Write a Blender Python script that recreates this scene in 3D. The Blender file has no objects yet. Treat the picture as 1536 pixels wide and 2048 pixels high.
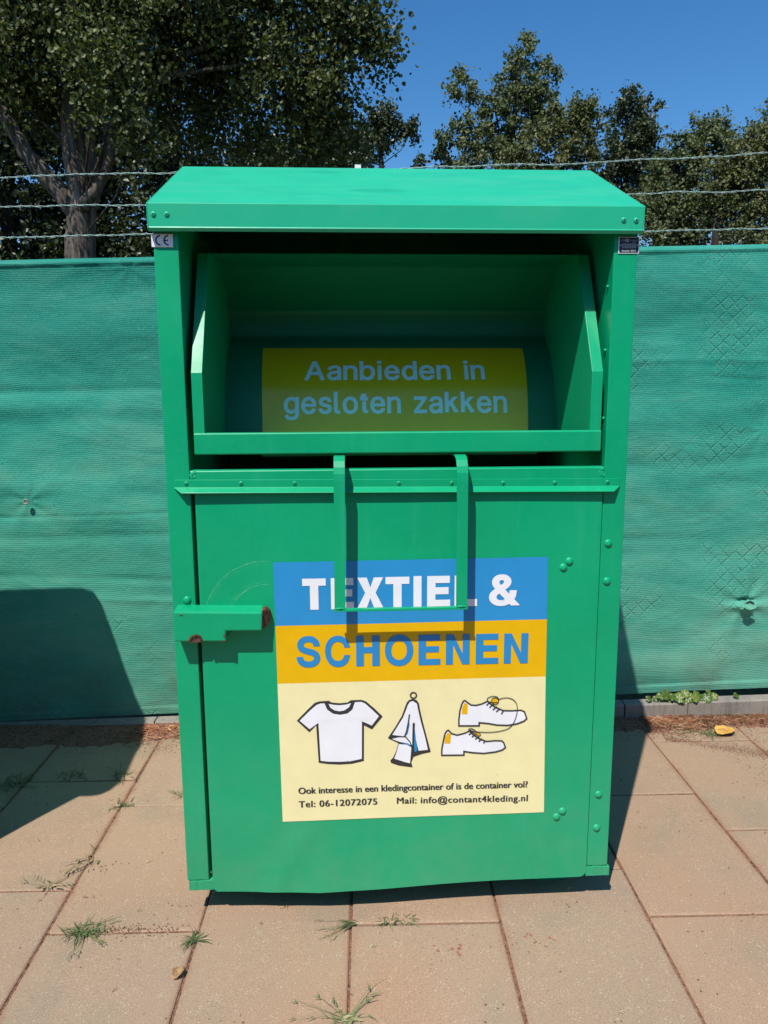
import bpy, bmesh, math, random
import numpy as np
from mathutils import Vector, Matrix
from mathutils.geometry import tessellate_polygon

# ------------------------------------------------------------------ scene, camera, light
S = bpy.context.scene
C = S.collection
S.view_settings.view_transform = 'Standard'
S.view_settings.look = 'None'
S.view_settings.gamma = 1.0
S.view_settings.use_curve_mapping = False
S.view_settings.exposure = 0.17
S.render.resolution_x, S.render.resolution_y = 768, 1024

cam_d = bpy.data.cameras.new('camera')
cam_d.sensor_fit = 'HORIZONTAL'
cam_d.sensor_width = 36.0
cam_d.lens = 36.0 * 1465.0 / 1536.0
cam_d.clip_start, cam_d.clip_end = 0.05, 2000
cam = bpy.data.objects.new('camera', cam_d)
C.objects.link(cam)
rx = Vector((0.99876, -0.0495, -0.00475)); ux = Vector((0.01271, 0.16184, 0.98674)); fx = Vector((0.04808, 0.98558, -0.16226))
M = Matrix((rx, ux, -fx)).transposed().to_4x4()
M.translation = Vector((-0.13096, -1.83088, 1.40002))
cam.matrix_world = M
S.camera = cam

SUN_A, SUN_B = 0.305, 0.571            # sideways / backward travel of the light per metre it falls
ldir = Vector((SUN_A, SUN_B, -1.0)).normalized()
sun_d = bpy.data.lights.new('sun', 'SUN')
sun_d.energy = 5.0
sun_d.angle = math.radians(0.53)
sun_d.color = (1.0, 0.955, 0.89)
sun = bpy.data.objects.new('sun', sun_d)
C.objects.link(sun)
sun.rotation_euler = ldir.to_track_quat('-Z', 'Y').to_euler()
sun.location = (-2, -4, 8)

W = bpy.data.worlds.new('World')
S.world = W
W.use_nodes = True
wn = W.node_tree
bg = wn.nodes['Background']
sky = wn.nodes.new('ShaderNodeTexSky')
sky.sky_type = 'NISHITA'
sky.sun_disc = False
sky.sun_elevation = math.asin(-ldir.z)
sky.sun_rotation = math.atan2(-ldir.x, -ldir.y)
sky.altitude = 0
sky.air_density = 1.0
sky.dust_density = 0.25
sky.ozone_density = 3.5
hs = wn.nodes.new('ShaderNodeHueSaturation')       # clear, deeply blue summer sky
hs.inputs['Saturation'].default_value = 1.30
wn.links.new(sky.outputs[0], hs.inputs['Color'])
wn.links.new(hs.outputs[0], bg.inputs[0])
bg.inputs[1].default_value = 0.130

# ------------------------------------------------------------------ node materials
class NT:
    def __init__(s, name):
        s.m = bpy.data.materials.new(name); s.m.use_nodes = True
        s.t = s.m.node_tree; s.b = s.t.nodes['Principled BSDF']; s.out = s.t.nodes['Material Output']
    def n(s, typ, **kw):
        nd = s.t.nodes.new('ShaderNode' + typ)
        for k, v in kw.items(): setattr(nd, k, v)
        return nd
    def l(s, a, b): s.t.links.new(a, b)
    def coord(s, scale=(1, 1, 1), rot=(0, 0, 0)):
        tc = s.n('TexCoord'); mp = s.n('Mapping')
        mp.inputs['Scale'].default_value = scale; mp.inputs['Rotation'].default_value = rot
        s.l(tc.outputs['Object'], mp.inputs[0]); return mp.outputs[0]
    def noise(s, scale, detail=4, rough=0.55, vec=None, dist=0.0):
        nd = s.n('TexNoise'); nd.inputs['Scale'].default_value = scale; nd.inputs['Detail'].default_value = detail
        nd.inputs['Roughness'].default_value = rough; nd.inputs['Distortion'].default_value = dist
        s.l(vec if vec is not None else s.coord(), nd.inputs['Vector']); return nd.outputs['Fac']
    def ramp(s, fac, stops):
        r = s.n('ValToRGB'); e = r.color_ramp.elements
        while len(e) < len(stops): e.new(0.5)
        for i, (p, c) in enumerate(stops):
            e[i].position = p; e[i].color = (*c, 1) if len(c) == 3 else c
        s.l(fac, r.inputs[0]); return r.outputs[0]
    def val(s, fac, a, b, lo=0.0, hi=1.0):
        r = s.n('MapRange'); r.inputs[1].default_value = a; r.inputs[2].default_value = b
        r.inputs[3].default_value = lo; r.inputs[4].default_value = hi
        s.l(fac, r.inputs[0]); return r.outputs[0]
    def mix(s, fac, a, b, mode='MIX'):
        m = s.n('Mix', data_type='RGBA', blend_type=mode)
        if isinstance(fac, (int, float)): m.inputs[0].default_value = fac
        else: s.l(fac, m.inputs[0])
        for v, i in ((a, 6), (b, 7)):
            if isinstance(v, tuple): m.inputs[i].default_value = (*v, 1)
            else: s.l(v, m.inputs[i])
        return m.outputs[2]
    def math(s, op, a, b=None, c=None, clamp=False):
        m = s.n('Math', operation=op, use_clamp=clamp)
        for i, v in enumerate((a, b, c)):
            if v is None: continue
            if isinstance(v, (int, float)): m.inputs[i].default_value = v
            else: s.l(v, m.inputs[i])
        return m.outputs[0]
    def base(s, v):
        if isinstance(v, tuple): s.b.inputs['Base Color'].default_value = (*v, 1)
        else: s.l(v, s.b.inputs['Base Color'])
        return s
    def rough(s, v):
        if isinstance(v, (int, float)): s.b.inputs['Roughness'].default_value = v
        else: s.l(v, s.b.inputs['Roughness'])
        return s
    def spec(s, v): s.b.inputs['Specular IOR Level'].default_value = v; return s
    def metal(s, v): s.b.inputs['Metallic'].default_value = v; return s
    def bump(s, h, strength=0.3, dist=0.002):
        bp = s.n('Bump'); bp.inputs['Strength'].default_value = strength; bp.inputs['Distance'].default_value = dist
        s.l(h, bp.inputs['Height']); s.l(bp.outputs[0], s.b.inputs['Normal']); return s

def green_paint(name, scratches=False, rust=0.0, dusty=0.0, glow_dust=False, recess_shade=0.0):
    t = NT(name)
    big = t.noise(2.3, 4, 0.6); fine = t.noise(55, 3, 0.6)
    col = t.ramp(big, [(0.3, (0.0005, 0.295, 0.128)), (0.55, (0.001, 0.328, 0.142)), (0.75, (0.002, 0.352, 0.157))])
    v = t.val(fine, 0.35, 0.7, 0.0, 0.12)
    col = t.mix(v, col, (0.02, 0.40, 0.20))
    if dusty:
        col = t.mix(0.55, col, (0.030, 0.50, 0.30))          # paler, bluer green over the whole hood
        st = t.noise(7, 6, 0.62, t.coord((0.6, 2.0, 1.0)), 0.6)
        col = t.mix(t.val(st, 0.46, 0.72, 0.0, dusty), col, (0.16, 0.46, 0.30))
        tq = t.n('TexCoord'); sq = t.n('SeparateXYZ'); t.l(tq.outputs['Object'], sq.inputs[0])
        for cx_, cy_, rx_, ry_ in ((-0.045, -0.385, 0.085, 0.022), (-0.19, -0.165, 0.060, 0.020)):   # rubbed smudges on the slope
            ex_ = t.math('DIVIDE', t.math('SUBTRACT', sq.outputs[0], cx_), rx_); ey_ = t.math('DIVIDE', t.math('SUBTRACT', sq.outputs[1], cy_), ry_)
            rr_ = t.math('ADD', t.math('ADD', t.math('MULTIPLY', ex_, ex_), t.math('MULTIPLY', ey_, ey_)), t.math('MULTIPLY', t.math('SUBTRACT', t.noise(30, 4), 0.5), 1.6))
            col = t.mix(t.val(rr_, 0.3, 1.1, 0.30, 0.0), col, (0.008, 0.22, 0.12))
        sm = t.noise(5.5, 5, 0.6, t.coord((0.7, 3.2, 1.0)), 0.8)
        col = t.mix(t.val(sm, 0.66, 0.76, 0.0, 0.30), col, (0.010, 0.28, 0.16))
    if recess_shade:          # recess shade painted into the chute sheet as an uneven darkening
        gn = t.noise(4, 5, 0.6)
        col = t.mix(t.val(gn, 0.2, 0.8, recess_shade * 0.8, recess_shade), col, (0.004, 0.045, 0.030))
    if glow_dust:         # pavement reflection painted as warm grey towards the foot, with dust and run marks
        tz = t.n('TexCoord'); sz = t.n('SeparateXYZ'); t.l(tz.outputs['Object'], sz.inputs[0])
        sp = t.math('MULTIPLY', t.val(sz.outputs[2], 0.62, 0.06), t.val(t.noise(11, 6, 0.7), 0.30, 0.72, 0.25, 1.0))
        col = t.mix(t.math('MULTIPLY', sp, 0.30), col, (0.16, 0.33, 0.20))
        run = t.noise(26, 4, 0.6, t.coord((1.0, 1.0, 0.045)))
        col = t.mix(t.val(run, 0.58, 0.74, 0.0, 0.16), col, (0.05, 0.40, 0.24))
        spk = t.n('TexVoronoi', feature='F1'); spk.inputs['Scale'].default_value = 42; t.l(t.coord(), spk.inputs['Vector'])
        sm = t.math('MULTIPLY', t.val(spk.outputs['Distance'], 0.04, 0.08, 1.0, 0.0), t.val(t.noise(6, 2), 0.55, 0.6))
        col = t.mix(t.math('MULTIPLY', sm, 0.6), col, (0.06, 0.10, 0.05))
    # hairline scuffs
    sc = t.noise(16, 5, 0.7, t.coord((1.0, 1.0, 7.0), (0, 0.5, 0)))
    col = t.mix(t.val(sc, 0.70, 0.78, 0.0, 0.35), col, (0.22, 0.46, 0.32))
    cv = t.n('TexVoronoi', feature='F1'); cv.inputs['Scale'].default_value = 17; t.l(t.coord((1.0, 1.0, 1.6), (0, 0.4, 0)), cv.inputs['Vector'])
    chp = t.math('MULTIPLY', t.val(t.math('ADD', cv.outputs['Distance'], t.math('MULTIPLY', t.noise(110, 3), 0.10)), 0.085, 0.10, 1.0, 0.0), t.val(t.noise(4.2, 2), 0.57, 0.60))
    col = t.mix(t.math('MULTIPLY', chp, 0.75), col, (0.13, 0.24, 0.15))
    if scratches:      # arcs worn into the door by the swinging lock cover
        tc = t.n('TexCoord'); sx = t.n('SeparateXYZ'); t.l(tc.outputs['Object'], sx.inputs[0])
        dx = t.math('SUBTRACT', sx.outputs[0], -0.345); dz = t.math('SUBTRACT', sx.outputs[2], 0.818)
        r = t.math('SQRT', t.math('ADD', t.math('MULTIPLY', dx, dx), t.math('MULTIPLY', dz, dz)))
        wob = t.math('MULTIPLY', t.math('SUBTRACT', t.noise(24, 3), 0.5), 0.006)
        r = t.math('ADD', r, wob)
        m = None
        for rad, w, k in ((0.158, 0.0022, 0.36), (0.097, 0.0018, 0.5), (0.103, 0.0012, 0.28), (0.150, 0.0012, 0.2)):
            a = t.math('SUBTRACT', 1.0, t.math('DIVIDE', t.math('ABSOLUTE', t.math('SUBTRACT', r, rad)), w), clamp=True)
            a = t.math('MULTIPLY', a, k)
            m = a if m is None else t.math('MAXIMUM', m, a)
        m = t.math('MULTIPLY', m, t.val(dz, 0.03, 0.06)); m = t.math('MULTIPLY', m, t.val(dx, 0.02, -0.02))
        m = t.math('MULTIPLY', m, t.val(t.noise(60, 3), 0.35, 0.6))
        col = t.mix(m, col, (0.30, 0.50, 0.33))
    if rust:
        rn = t.noise(30, 6, 0.7)
        col = t.mix(t.val(rn, rust, rust + 0.03), col, (0.10, 0.035, 0.02))
    t.base(col)
    t.rough(t.val(t.noise(9, 5, 0.6), 0.3, 0.7, 0.32, 0.46)).spec(0.36)
    t.bump(t.math('ADD', t.noise(2.6, 2, 0.4), t.math('MULTIPLY', t.noise(9, 3, 0.5), 0.22)), 0.35, 0.012)
    return t.m

def plain(name, col, rough=0.5, var=0.08, spec=0.5, metal=0.0, scale=30, bump=0.0):
    t = NT(name)
    n = t.noise(scale, 4)
    t.base(t.mix(t.val(n, 0.35, 0.7), tuple(c * (1 - var) for c in col), tuple(min(1, c * (1 + var)) for c in col)))
    t.rough(rough).spec(spec).metal(metal)
    if bump: t.bump(n, bump, 0.002)
    return t.m

def vinyl(name, col, rough=0.32):
    t = NT(name)
    n = t.noise(14, 5, 0.6)
    c = t.mix(t.val(n, 0.3, 0.75), tuple(x * 0.94 for x in col), tuple(min(1, x * 1.03) for x in col))
    dirt = t.noise(38, 6, 0.7)
    c = t.mix(t.val(dirt, 0.66, 0.78, 0.0, 0.30), c, tuple(x * 0.62 for x in col))
    t.base(c).rough(rough).spec(0.42)
    # trapped air bubbles and creases under the film
    vo = t.n('TexVoronoi', feature='F1'); vo.inputs['Scale'].default_value = 34
    t.l(t.coord((1, 1, 1)), vo.inputs['Vector'])
    bub = t.val(vo.outputs['Distance'], 0.0, 0.11, 1.0, 0.0)
    bub = t.math('MULTIPLY', bub, t.val(t.noise(9, 2), 0.52, 0.60))
    wv = t.noise(5, 4, 0.6)
    t.bump(t.math('ADD', bub, t.math('MULTIPLY', wv, 0.7)), 0.55, 0.0022)
    return t.m

M_GREEN = green_paint('green paint', glow_dust=True)
M_CHUTE = green_paint('shade-darkened green chute paint', recess_shade=0.6)
M_DOOR = green_paint('green door paint', scratches=True, glow_dust=True)
M_HOOD = green_paint('green hood paint', dusty=0.16)
M_LOCK = green_paint('green lock paint', rust=0.67)
M_RUST = plain('rusty steel', (0.13, 0.05, 0.03), 0.85, 0.5, 0.2, 0.0, 60, 0.6)
M_DARK = plain('dark steel', (0.03, 0.045, 0.04), 0.5, 0.2)
M_BLUE = vinyl('blue film', (0.024, 0.262, 0.56))
M_YELLOW = vinyl('yellow film', (0.76, 0.435, 0.0))
M_CREAM = vinyl('cream film', (0.82, 0.75, 0.40))
M_WHITE = vinyl('white print', (0.80, 0.81, 0.84))
M_INK = vinyl('dark grey print', (0.035, 0.033, 0.035), 0.4)
M_PBLUE = vinyl('blue print', (0.022, 0.235, 0.52))
M_DYELLOW = vinyl('yellow drum film', (0.93, 0.50, 0.008), 0.2)
M_DWHITE = vinyl('pale drum print', (0.93, 0.94, 0.94), 0.28)
M_ALU = plain('brushed aluminium plate', (0.76, 0.80, 0.84), 0.42, 0.05, 0.5, 0.0, 80)
M_BLACKP = plain('black plate', (0.010, 0.014, 0.022), 0.4, 0.2)
M_PALE = plain('pale plate print', (0.42, 0.48, 0.52), 0.5, 0.05)

# ------------------------------------------------------------------ mesh builder
class MB:
    def __init__(s): s.v = []; s.f = []; s.mi = []
    def add(s, verts, faces, mi=0):
        o = len(s.v); s.v += [tuple(map(float, p)) for p in verts]
        for f in faces: s.f.append(tuple(i + o for i in f)); s.mi.append(mi)
    def box(s, x0, x1, y0, y1, z0, z1, mi=0):
        s.add([(x0, y0, z0), (x1, y0, z0), (x1, y1, z0), (x0, y1, z0), (x0, y0, z1), (x1, y0, z1), (x1, y1, z1), (x0, y1, z1)],
              [(0, 3, 2, 1), (4, 5, 6, 7), (0, 1, 5, 4), (1, 2, 6, 5), (2, 3, 7, 6), (3, 0, 4, 7)], mi)
    def prism(s, poly, fn0, fn1, mi=0):
        """closed solid between two images of a 2-D polygon (counter-clockwise seen from fn1's side)"""
        n = len(poly); tri = tessellate_polygon([[Vector((p[0], p[1], 0)) for p in poly]])
        vs = [fn0(*p) for p in poly] + [fn1(*p) for p in poly]
        fs = [tuple(t) for t in tri] + [tuple(i + n for i in t) for t in tri] + [(i, (i + 1) % n, (i + 1) % n + n, i + n) for i in range(n)]
        s.add(vs, fs, mi)
    def xprism(s, prof, x0, x1, mi=0):      # profile in (y, z) swept along x, kept as n-gons so bevels stay clean
        n = len(prof)
        s.add([(x0, y, z) for y, z in prof] + [(x1, y, z) for y, z in prof],
              [tuple(range(n)), tuple(range(2 * n - 1, n - 1, -1))] + [(i, i + n, (i + 1) % n + n, (i + 1) % n) for i in range(n)], mi)
    def tube(s, pts, rad, n=8, mi=0, caps=True):
        pts = [Vector(p) for p in pts]; k = len(pts); rad = rad if hasattr(rad, '__len__') else [rad] * k
        up = Vector((0.013, 0.999, 0.03)); vs = []
        for i, p in enumerate(pts):
            d = (pts[min(i + 1, k - 1)] - pts[max(i - 1, 0)]).normalized()
            if abs(d.dot(up)) > 0.95: a = d.cross(Vector((1, 0.1, 0))).normalized()
            else: a = d.cross(up).normalized()
            b = d.cross(a)
            for j in range(n):
                t = 2 * math.pi * j / n
                vs.append(p + rad[i] * (math.cos(t) * a + math.sin(t) * b))
        fs = [(i * n + j, i * n + (j + 1) % n, (i + 1) * n + (j + 1) % n, (i + 1) * n + j) for i in range(k - 1) for j in range(n)]
        if caps: fs += [tuple(range(n - 1, -1, -1)), tuple((k - 1) * n + j for j in range(n))]
        s.add(vs, fs, mi)
    def dome(s, c, r, h, n=16, rings=5, mi=0, hole=False):   # rivet head facing -y
        x, y, z = c; vs = []; fs = []
        for k in range(rings + 1):
            a = math.pi / 2 * k / rings
            rr = r * math.cos(a) if not (hole and k == rings) else r * 0.18
            for j in range(n):
                t = 2 * math.pi * j / n
                vs.append((x + rr * math.cos(t), y - h * math.sin(a), z + rr * math.sin(t)))
        for k in range(rings):
            for j in range(n): fs.append((k * n + j, k * n + (j + 1) % n, (k + 1) * n + (j + 1) % n, (k + 1) * n + j))
        fs.append(tuple(rings * n + j for j in range(n)))
        s.add(vs, fs, mi)
        if hole:
            vs = [(x + r * 0.34 * math.cos(2 * math.pi * j / n), y - h * 1.02, z + r * 0.34 * math.sin(2 * math.pi * j / n)) for j in range(n)]
            s.add(vs, [tuple(range(n))], mi + 1)
    def loops2d(s, loops, fn, mi=0):        # flat shape with holes, loops[0] outer
        flat = [p for l in loops for p in l]
        tri = tessellate_polygon([[Vector((p[0], p[1], 0)) for p in l] for l in loops])
        s.add([fn(*p) for p in flat], [tuple(t) for t in tri], mi)
    def build(s, name, mats, parent=None, smooth=False, bevel=0.0, org=None, fix=True, segs=2):
        if not isinstance(mats, (list, tuple)): mats = [mats]
        me = bpy.data.meshes.new(name)
        o = org if org is not None else (parent_origin(parent) if parent else (0, 0, 0))
        me.from_pydata([(x - o[0], y - o[1], z - o[2]) for x, y, z in s.v], [], s.f)
        for m in mats: me.materials.append(m)
        me.polygons.foreach_set('material_index', s.mi)
        if fix:
            bm = bmesh.new(); bm.from_mesh(me)
            bmesh.ops.recalc_face_normals(bm, faces=bm.faces); bm.to_mesh(me); bm.free()
        if smooth: me.polygons.foreach_set('use_smooth', [True] * len(me.polygons))
        me.update()
        ob = bpy.data.objects.new(name, me); C.objects.link(ob)
        if parent: ob.parent = parent
        else: ob.location = o
        if bevel:
            b = ob.modifiers.new('bevel', 'BEVEL'); b.width = bevel; b.segments = segs; b.limit_method = 'ANGLE'; b.angle_limit = math.radians(35)
            b.harden_normals = False
        return ob

def parent_origin(p):
    o = Vector((0, 0, 0))
    while p: o += p.location; p = p.parent
    return tuple(o)

def tag(o, label=None, cat=None, group=None, kind=None):
    for k, v in (('label', label), ('category', cat), ('group', group), ('kind', kind)):
        if v: o[k] = v
    return o

def empty(name, loc, label=None, cat=None, group=None):
    o = bpy.data.objects.new(name, None); C.objects.link(o); o.location = loc; o.empty_display_size = 0.1
    return tag(o, label, cat, group)

def grid_obj(name, X, Y, Z, mat, parent=None, smooth=True, org=None):
    """regular grid from 2-D arrays"""
    r, c = X.shape
    o = org if org is not None else (parent_origin(parent) if parent else (0, 0, 0))
    co = np.stack([X - o[0], Y - o[1], Z - o[2]], -1).reshape(-1, 3)
    idx = np.arange(r * c).reshape(r, c)
    q = np.stack([idx[:-1, :-1], idx[:-1, 1:], idx[1:, 1:], idx[1:, :-1]], -1).reshape(-1, 4)
    return raw_obj(name, co, q, mat, parent, smooth, o)

def raw_obj(name, co, faces, mat, parent=None, smooth=True, org=(0, 0, 0), tint=None):
    me = bpy.data.meshes.new(name); nf, k = faces.shape
    me.vertices.add(len(co)); me.vertices.foreach_set('co', np.asarray(co, np.float32).ravel())
    me.loops.add(nf * k); me.loops.foreach_set('vertex_index', faces.astype(np.int32).ravel())
    me.polygons.add(nf)
    me.polygons.foreach_set('loop_start', np.arange(0, nf * k, k, dtype=np.int32))
    me.polygons.foreach_set('loop_total', np.full(nf, k, np.int32))
    me.polygons.foreach_set('use_smooth', np.full(nf, smooth))
    if tint is not None:
        a = me.attributes.new('tint', 'FLOAT', 'POINT'); a.data.foreach_set('value', np.asarray(tint, np.float32))
    me.update(calc_edges=True); me.validate()
    me.materials.append(mat)
    ob = bpy.data.objects.new(name, me); C.objects.link(ob)
    if parent: ob.parent = parent
    else: ob.location = org
    return ob

def vnoise(x, y, seed=0):
    """smooth value noise on arrays"""
    rs = np.random.RandomState(seed); T = rs.rand(256, 256)
    xi = np.floor(x).astype(int); yi = np.floor(y).astype(int); fx_ = x - xi; fy_ = y - yi
    fx_ = fx_ * fx_ * (3 - 2 * fx_); fy_ = fy_ * fy_ * (3 - 2 * fy_)
    g = lambda a, b: T[a % 256, b % 256]
    return (g(xi, yi) * (1 - fx_) + g(xi + 1, yi) * fx_) * (1 - fy_) + (g(xi, yi + 1) * (1 - fx_) + g(xi + 1, yi + 1) * fx_) * fy_ - 0.5

# ------------------------------------------------------------------ ground, pavement, kerb
PHI = -0.0247
cP, sP = math.cos(PHI), math.sin(PHI)
def uw(u, w, z=0.0): return (u * cP - w * sP, u * sP + w * cP, z)     # paving grid -> world

def sand_mat():
    t = NT('red brown sand')
    n = t.noise(3, 5, 0.6); g = t.noise(260, 3, 0.7); g2 = t.noise(90, 4, 0.7)
    c = t.ramp(n, [(0.3, (0.15, 0.072, 0.048)), (0.6, (0.26, 0.118, 0.072)), (0.8, (0.22, 0.125, 0.085))])
    c = t.mix(t.val(g, 0.5, 0.68), c, (0.36, 0.24, 0.17)); c = t.mix(t.val(g2, 0.5, 0.66), c, (0.07, 0.035, 0.022))
    t.base(c).rough(0.95).spec(0.15); t.bump(g2, 0.9, 0.006)
    return t.m
M_SAND = sand_mat()

def ground_mat():
    t = NT('rough soil and grass')
    n = t.noise(0.7, 6, 0.6); f = t.noise(25, 5, 0.7)
    c = t.mix(t.val(n, 0.4, 0.6), (0.035, 0.055, 0.018), (0.10, 0.075, 0.045)); c = t.mix(t.val(f, 0.4, 0.7), c, (0.03, 0.045, 0.015))
    t.base(c).rough(0.95).spec(0.1); t.bump(f, 0.8, 0.03)
    return t.m

def paver_mat():
    t = NT('red grey concrete paving')
    at = t.n('Attribute', attribute_name='tint'); rnd = at.outputs['Fac']
    vec = t.coord()
    big = t.noise(2.1, 5, 0.6, vec, 0.4)
    base = t.mix(t.val(big, 0.32, 0.68), (0.310, 0.218, 0.138), (0.362, 0.232, 0.142))
    base = t.mix(t.val(rnd, 0.0, 0.45, 0.55, 0.0), base, (0.318, 0.230, 0.158))
    base = t.mix(t.val(rnd, 0.5, 1.0, 0.0, 0.55), base, (0.400, 0.246, 0.156))
    wd = t.noise(0.9, 4, 0.5, t.coord((1, 1, 1), (0, 0, 0.3)), 0.8)
    base = t.mix(t.val(wd, 0.45, 0.65, 0.0, 0.35), base, (0.435, 0.295, 0.205))
    st = t.noise(1.35, 4, 0.55, t.coord((1, 1, 1), (0, 0, 0.7)), 0.5)          # rusty washes
    base = t.mix(t.val(st, 0.50, 0.68, 0.0, 0.65), base, (0.38, 0.205, 0.115))
    gr = t.noise(3.1, 4, 0.55, t.coord((1, 1, 1), (0, 0, 1.7)), 0.3)          # grey green film
    base = t.mix(t.val(gr, 0.52, 0.70, 0.0, 0.55), base, (0.215, 0.195, 0.135))
    m1 = t.noise(330, 3, 0.8); m2 = t.noise(700, 2, 0.7)
    base = t.mix(t.val(m1, 0.34, 0.54, 0.72, 0.0), base, (0.15, 0.105, 0.08))
    base = t.mix(t.val(m2, 0.50, 0.68, 0.0, 0.6), base, (0.50, 0.38, 0.28))
    vo = t.n('TexVoronoi', feature='F1'); vo.inputs['Scale'].default_value = 150; t.l(vec, vo.inputs['Vector'])
    wsp = t.math('MULTIPLY', t.val(vo.outputs['Distance'], 0.14, 0.24, 1.0, 0.0), t.val(t.noise(34, 2, 0.5), 0.50, 0.56))
    base = t.mix(t.math('MULTIPLY', wsp, 0.68), base, (0.62, 0.54, 0.43))
    vo2 = t.n('TexVoronoi', feature='F1'); vo2.inputs['Scale'].default_value = 46; t.l(t.coord((1, 1, 1), (0, 0, 1)), vo2.inputs['Vector'])
    dk = t.math('MULTIPLY', t.val(vo2.outputs['Distance'], 0.10, 0.17, 1.0, 0.0), t.val(t.noise(7, 3, 0.6), 0.56, 0.62))
    base = t.mix(t.math('MULTIPLY', dk, 0.8), base, (0.05, 0.028, 0.02))
    # spilt red blobs on two slabs, sandy dirt spreading from the long joints
    tc = t.n('TexCoord'); sx = t.n('SeparateXYZ'); t.l(tc.outputs['Object'], sx.inputs[0])
    uu = t.math('ADD', t.math('MULTIPLY', sx.outputs[0], cP), t.math('MULTIPLY', sx.outputs[1], sP))
    dj = t.math('PINGPONG', t.math('ADD', uu, 0.5372), 0.2)
    dj = t.math('ADD', dj, t.math('MULTIPLY', t.math('SUBTRACT', t.noise(28, 4, 0.65), 0.5), 0.035))
    jm = t.math('MULTIPLY', t.val(dj, 0.024, 0.004), t.val(t.noise(3.3, 4, 0.6), 0.42, 0.62))
    base = t.mix(t.math('MULTIPLY', jm, 0.62), base, (0.27, 0.125, 0.075))
    for cx, cy, rad in ((0.085, -0.19, 0.10), (0.33, -0.172, 0.085)):
        dx = t.math('SUBTRACT', sx.outputs[0], cx); dy = t.math('SUBTRACT', sx.outputs[1], cy)
        d = t.math('SQRT', t.math('ADD', t.math('MULTIPLY', dx, dx), t.math('MULTIPLY', dy, t.math('MULTIPLY', dy, 2.0))))
        vb = t.n('TexVoronoi', feature='F1'); vb.inputs['Scale'].default_value = 52; t.l(vec, vb.inputs['Vector'])
        blob = t.math('MULTIPLY', t.val(vb.outputs['Distance'], 0.22, 0.36, 1.0, 0.0), t.val(t.noise(30, 2, 0.5), 0.47, 0.53))
        blob = t.math('MULTIPLY', blob, t.val(d, rad * 0.5, rad, 0.8, 0.0))
        base = t.mix(blob, base, (0.24, 0.065, 0.04))
    t.base(base).rough(0.9).spec(0.25)
    t.bump(t.math('ADD', m1, t.math('MULTIPLY', m2, 0.5)), 0.35, 0.0016)
    return t.m
M_PAVE = paver_mat()

def kerb_mat():
    t = NT('grey concrete kerb')
    n = t.noise(5, 5, 0.65); g = t.noise(200, 3, 0.7); st = t.noise(24, 4, 0.6, t.coord((3.0, 1, 0.25)))
    c = t.ramp(n, [(0.3, (0.20, 0.18, 0.155)), (0.6, (0.27, 0.24, 0.205)), (0.8, (0.30, 0.20, 0.15))])
    c = t.mix(t.val(st, 0.5, 0.7, 0.0, 0.6), c, (0.11, 0.10, 0.09)); c = t.mix(t.val(g, 0.5, 0.7, 0.0, 0.4), c, (0.4, 0.36, 0.31))
    t.base(c).rough(0.92).spec(0.2); t.bump(g, 0.5, 0.002)
    return t.m

gm = MB(); R_ = 600
gm.add([(-R_, -R_, -0.014), (R_, -R_, -0.014), (R_, R_, -0.014), (-R_, R_, -0.014)], [(0, 1, 2, 3)])
tag(gm.build('ground', ground_mat()), kind='structure')
sb = MB()
sb.add([uw(-5, -2.75, -0.0055), uw(5, -2.75, -0.0055), uw(5, 1.13, -0.0055), uw(-5, 1.13, -0.0055)], [(0, 1, 2, 3)])
tag(sb.build('sand_bed', M_SAND), kind='structure')

rnd = random.Random(4)
pv = MB(); tints = []
U0 = -0.5372; strip_off = {-4: 0.08, -3: -0.09, -2: 0.079, -1: -0.094, 0: 0.115, 1: -0.088, 2: 0.121, 3: -0.078, 4: 0.304, 5: -0.08, 6: 0.1}
for k in range(-11, 13):
    off = strip_off.get(k, 0.1 if k % 2 else -0.09)
    ua, ub = U0 + k * 0.4 + 0.0036, U0 + (k + 1) * 0.4 - 0.0036
    j = -9
    while True:
        wa, wb = off + j * 0.6 + 0.0035, off + (j + 1) * 0.6 - 0.0035
        j += 1
        if wb < -2.6: continue
        lim = 1.065 + 0.01 * math.sin(k)
        if wa > lim - 0.05: break
        wb = min(wb, lim)
        e = [rnd.uniform(-0.0022, 0.0022) for _ in range(4)]; dz = rnd.uniform(-0.0012, 0.0012)
        if abs(k) > 6 or wb < -2: e = [0] * 4
        b = 0.004
        jx = [rnd.uniform(-0.0012, 0.0012) for _ in range(4)]
        cs = [(ua + jx[0], wa), (ub + jx[1], wa), (ub + jx[2], wb), (ua + jx[3], wb)]; sg = [(1, 1), (-1, 1), (-1, -1), (1, -1)]
        vs = [uw(u, w, -0.02) for u, w in cs] + [uw(u, w, dz + e[i] - 0.0025) for i, (u, w) in enumerate(cs)] + \
             [uw(u + s1 * b, w + s2 * b, dz + e[i]) for i, ((u, w), (s1, s2)) in enumerate(zip(cs, sg))]
        fs = [(i, (i + 1) % 4, (i + 1) % 4 + 4, i + 4) for i in range(4)] + [(i + 4, (i + 1) % 4 + 4, (i + 1) % 4 + 8, i + 8) for i in range(4)] + [(8, 9, 10, 11)]
        pv.add(vs, fs); tints += [rnd.random()] * 12
po = pv.build('pavement', M_PAVE)
a = po.data.attributes.new('tint', 'FLOAT', 'POINT'); a.data.foreach_set('value', tints)
tag(po, kind='structure')

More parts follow.
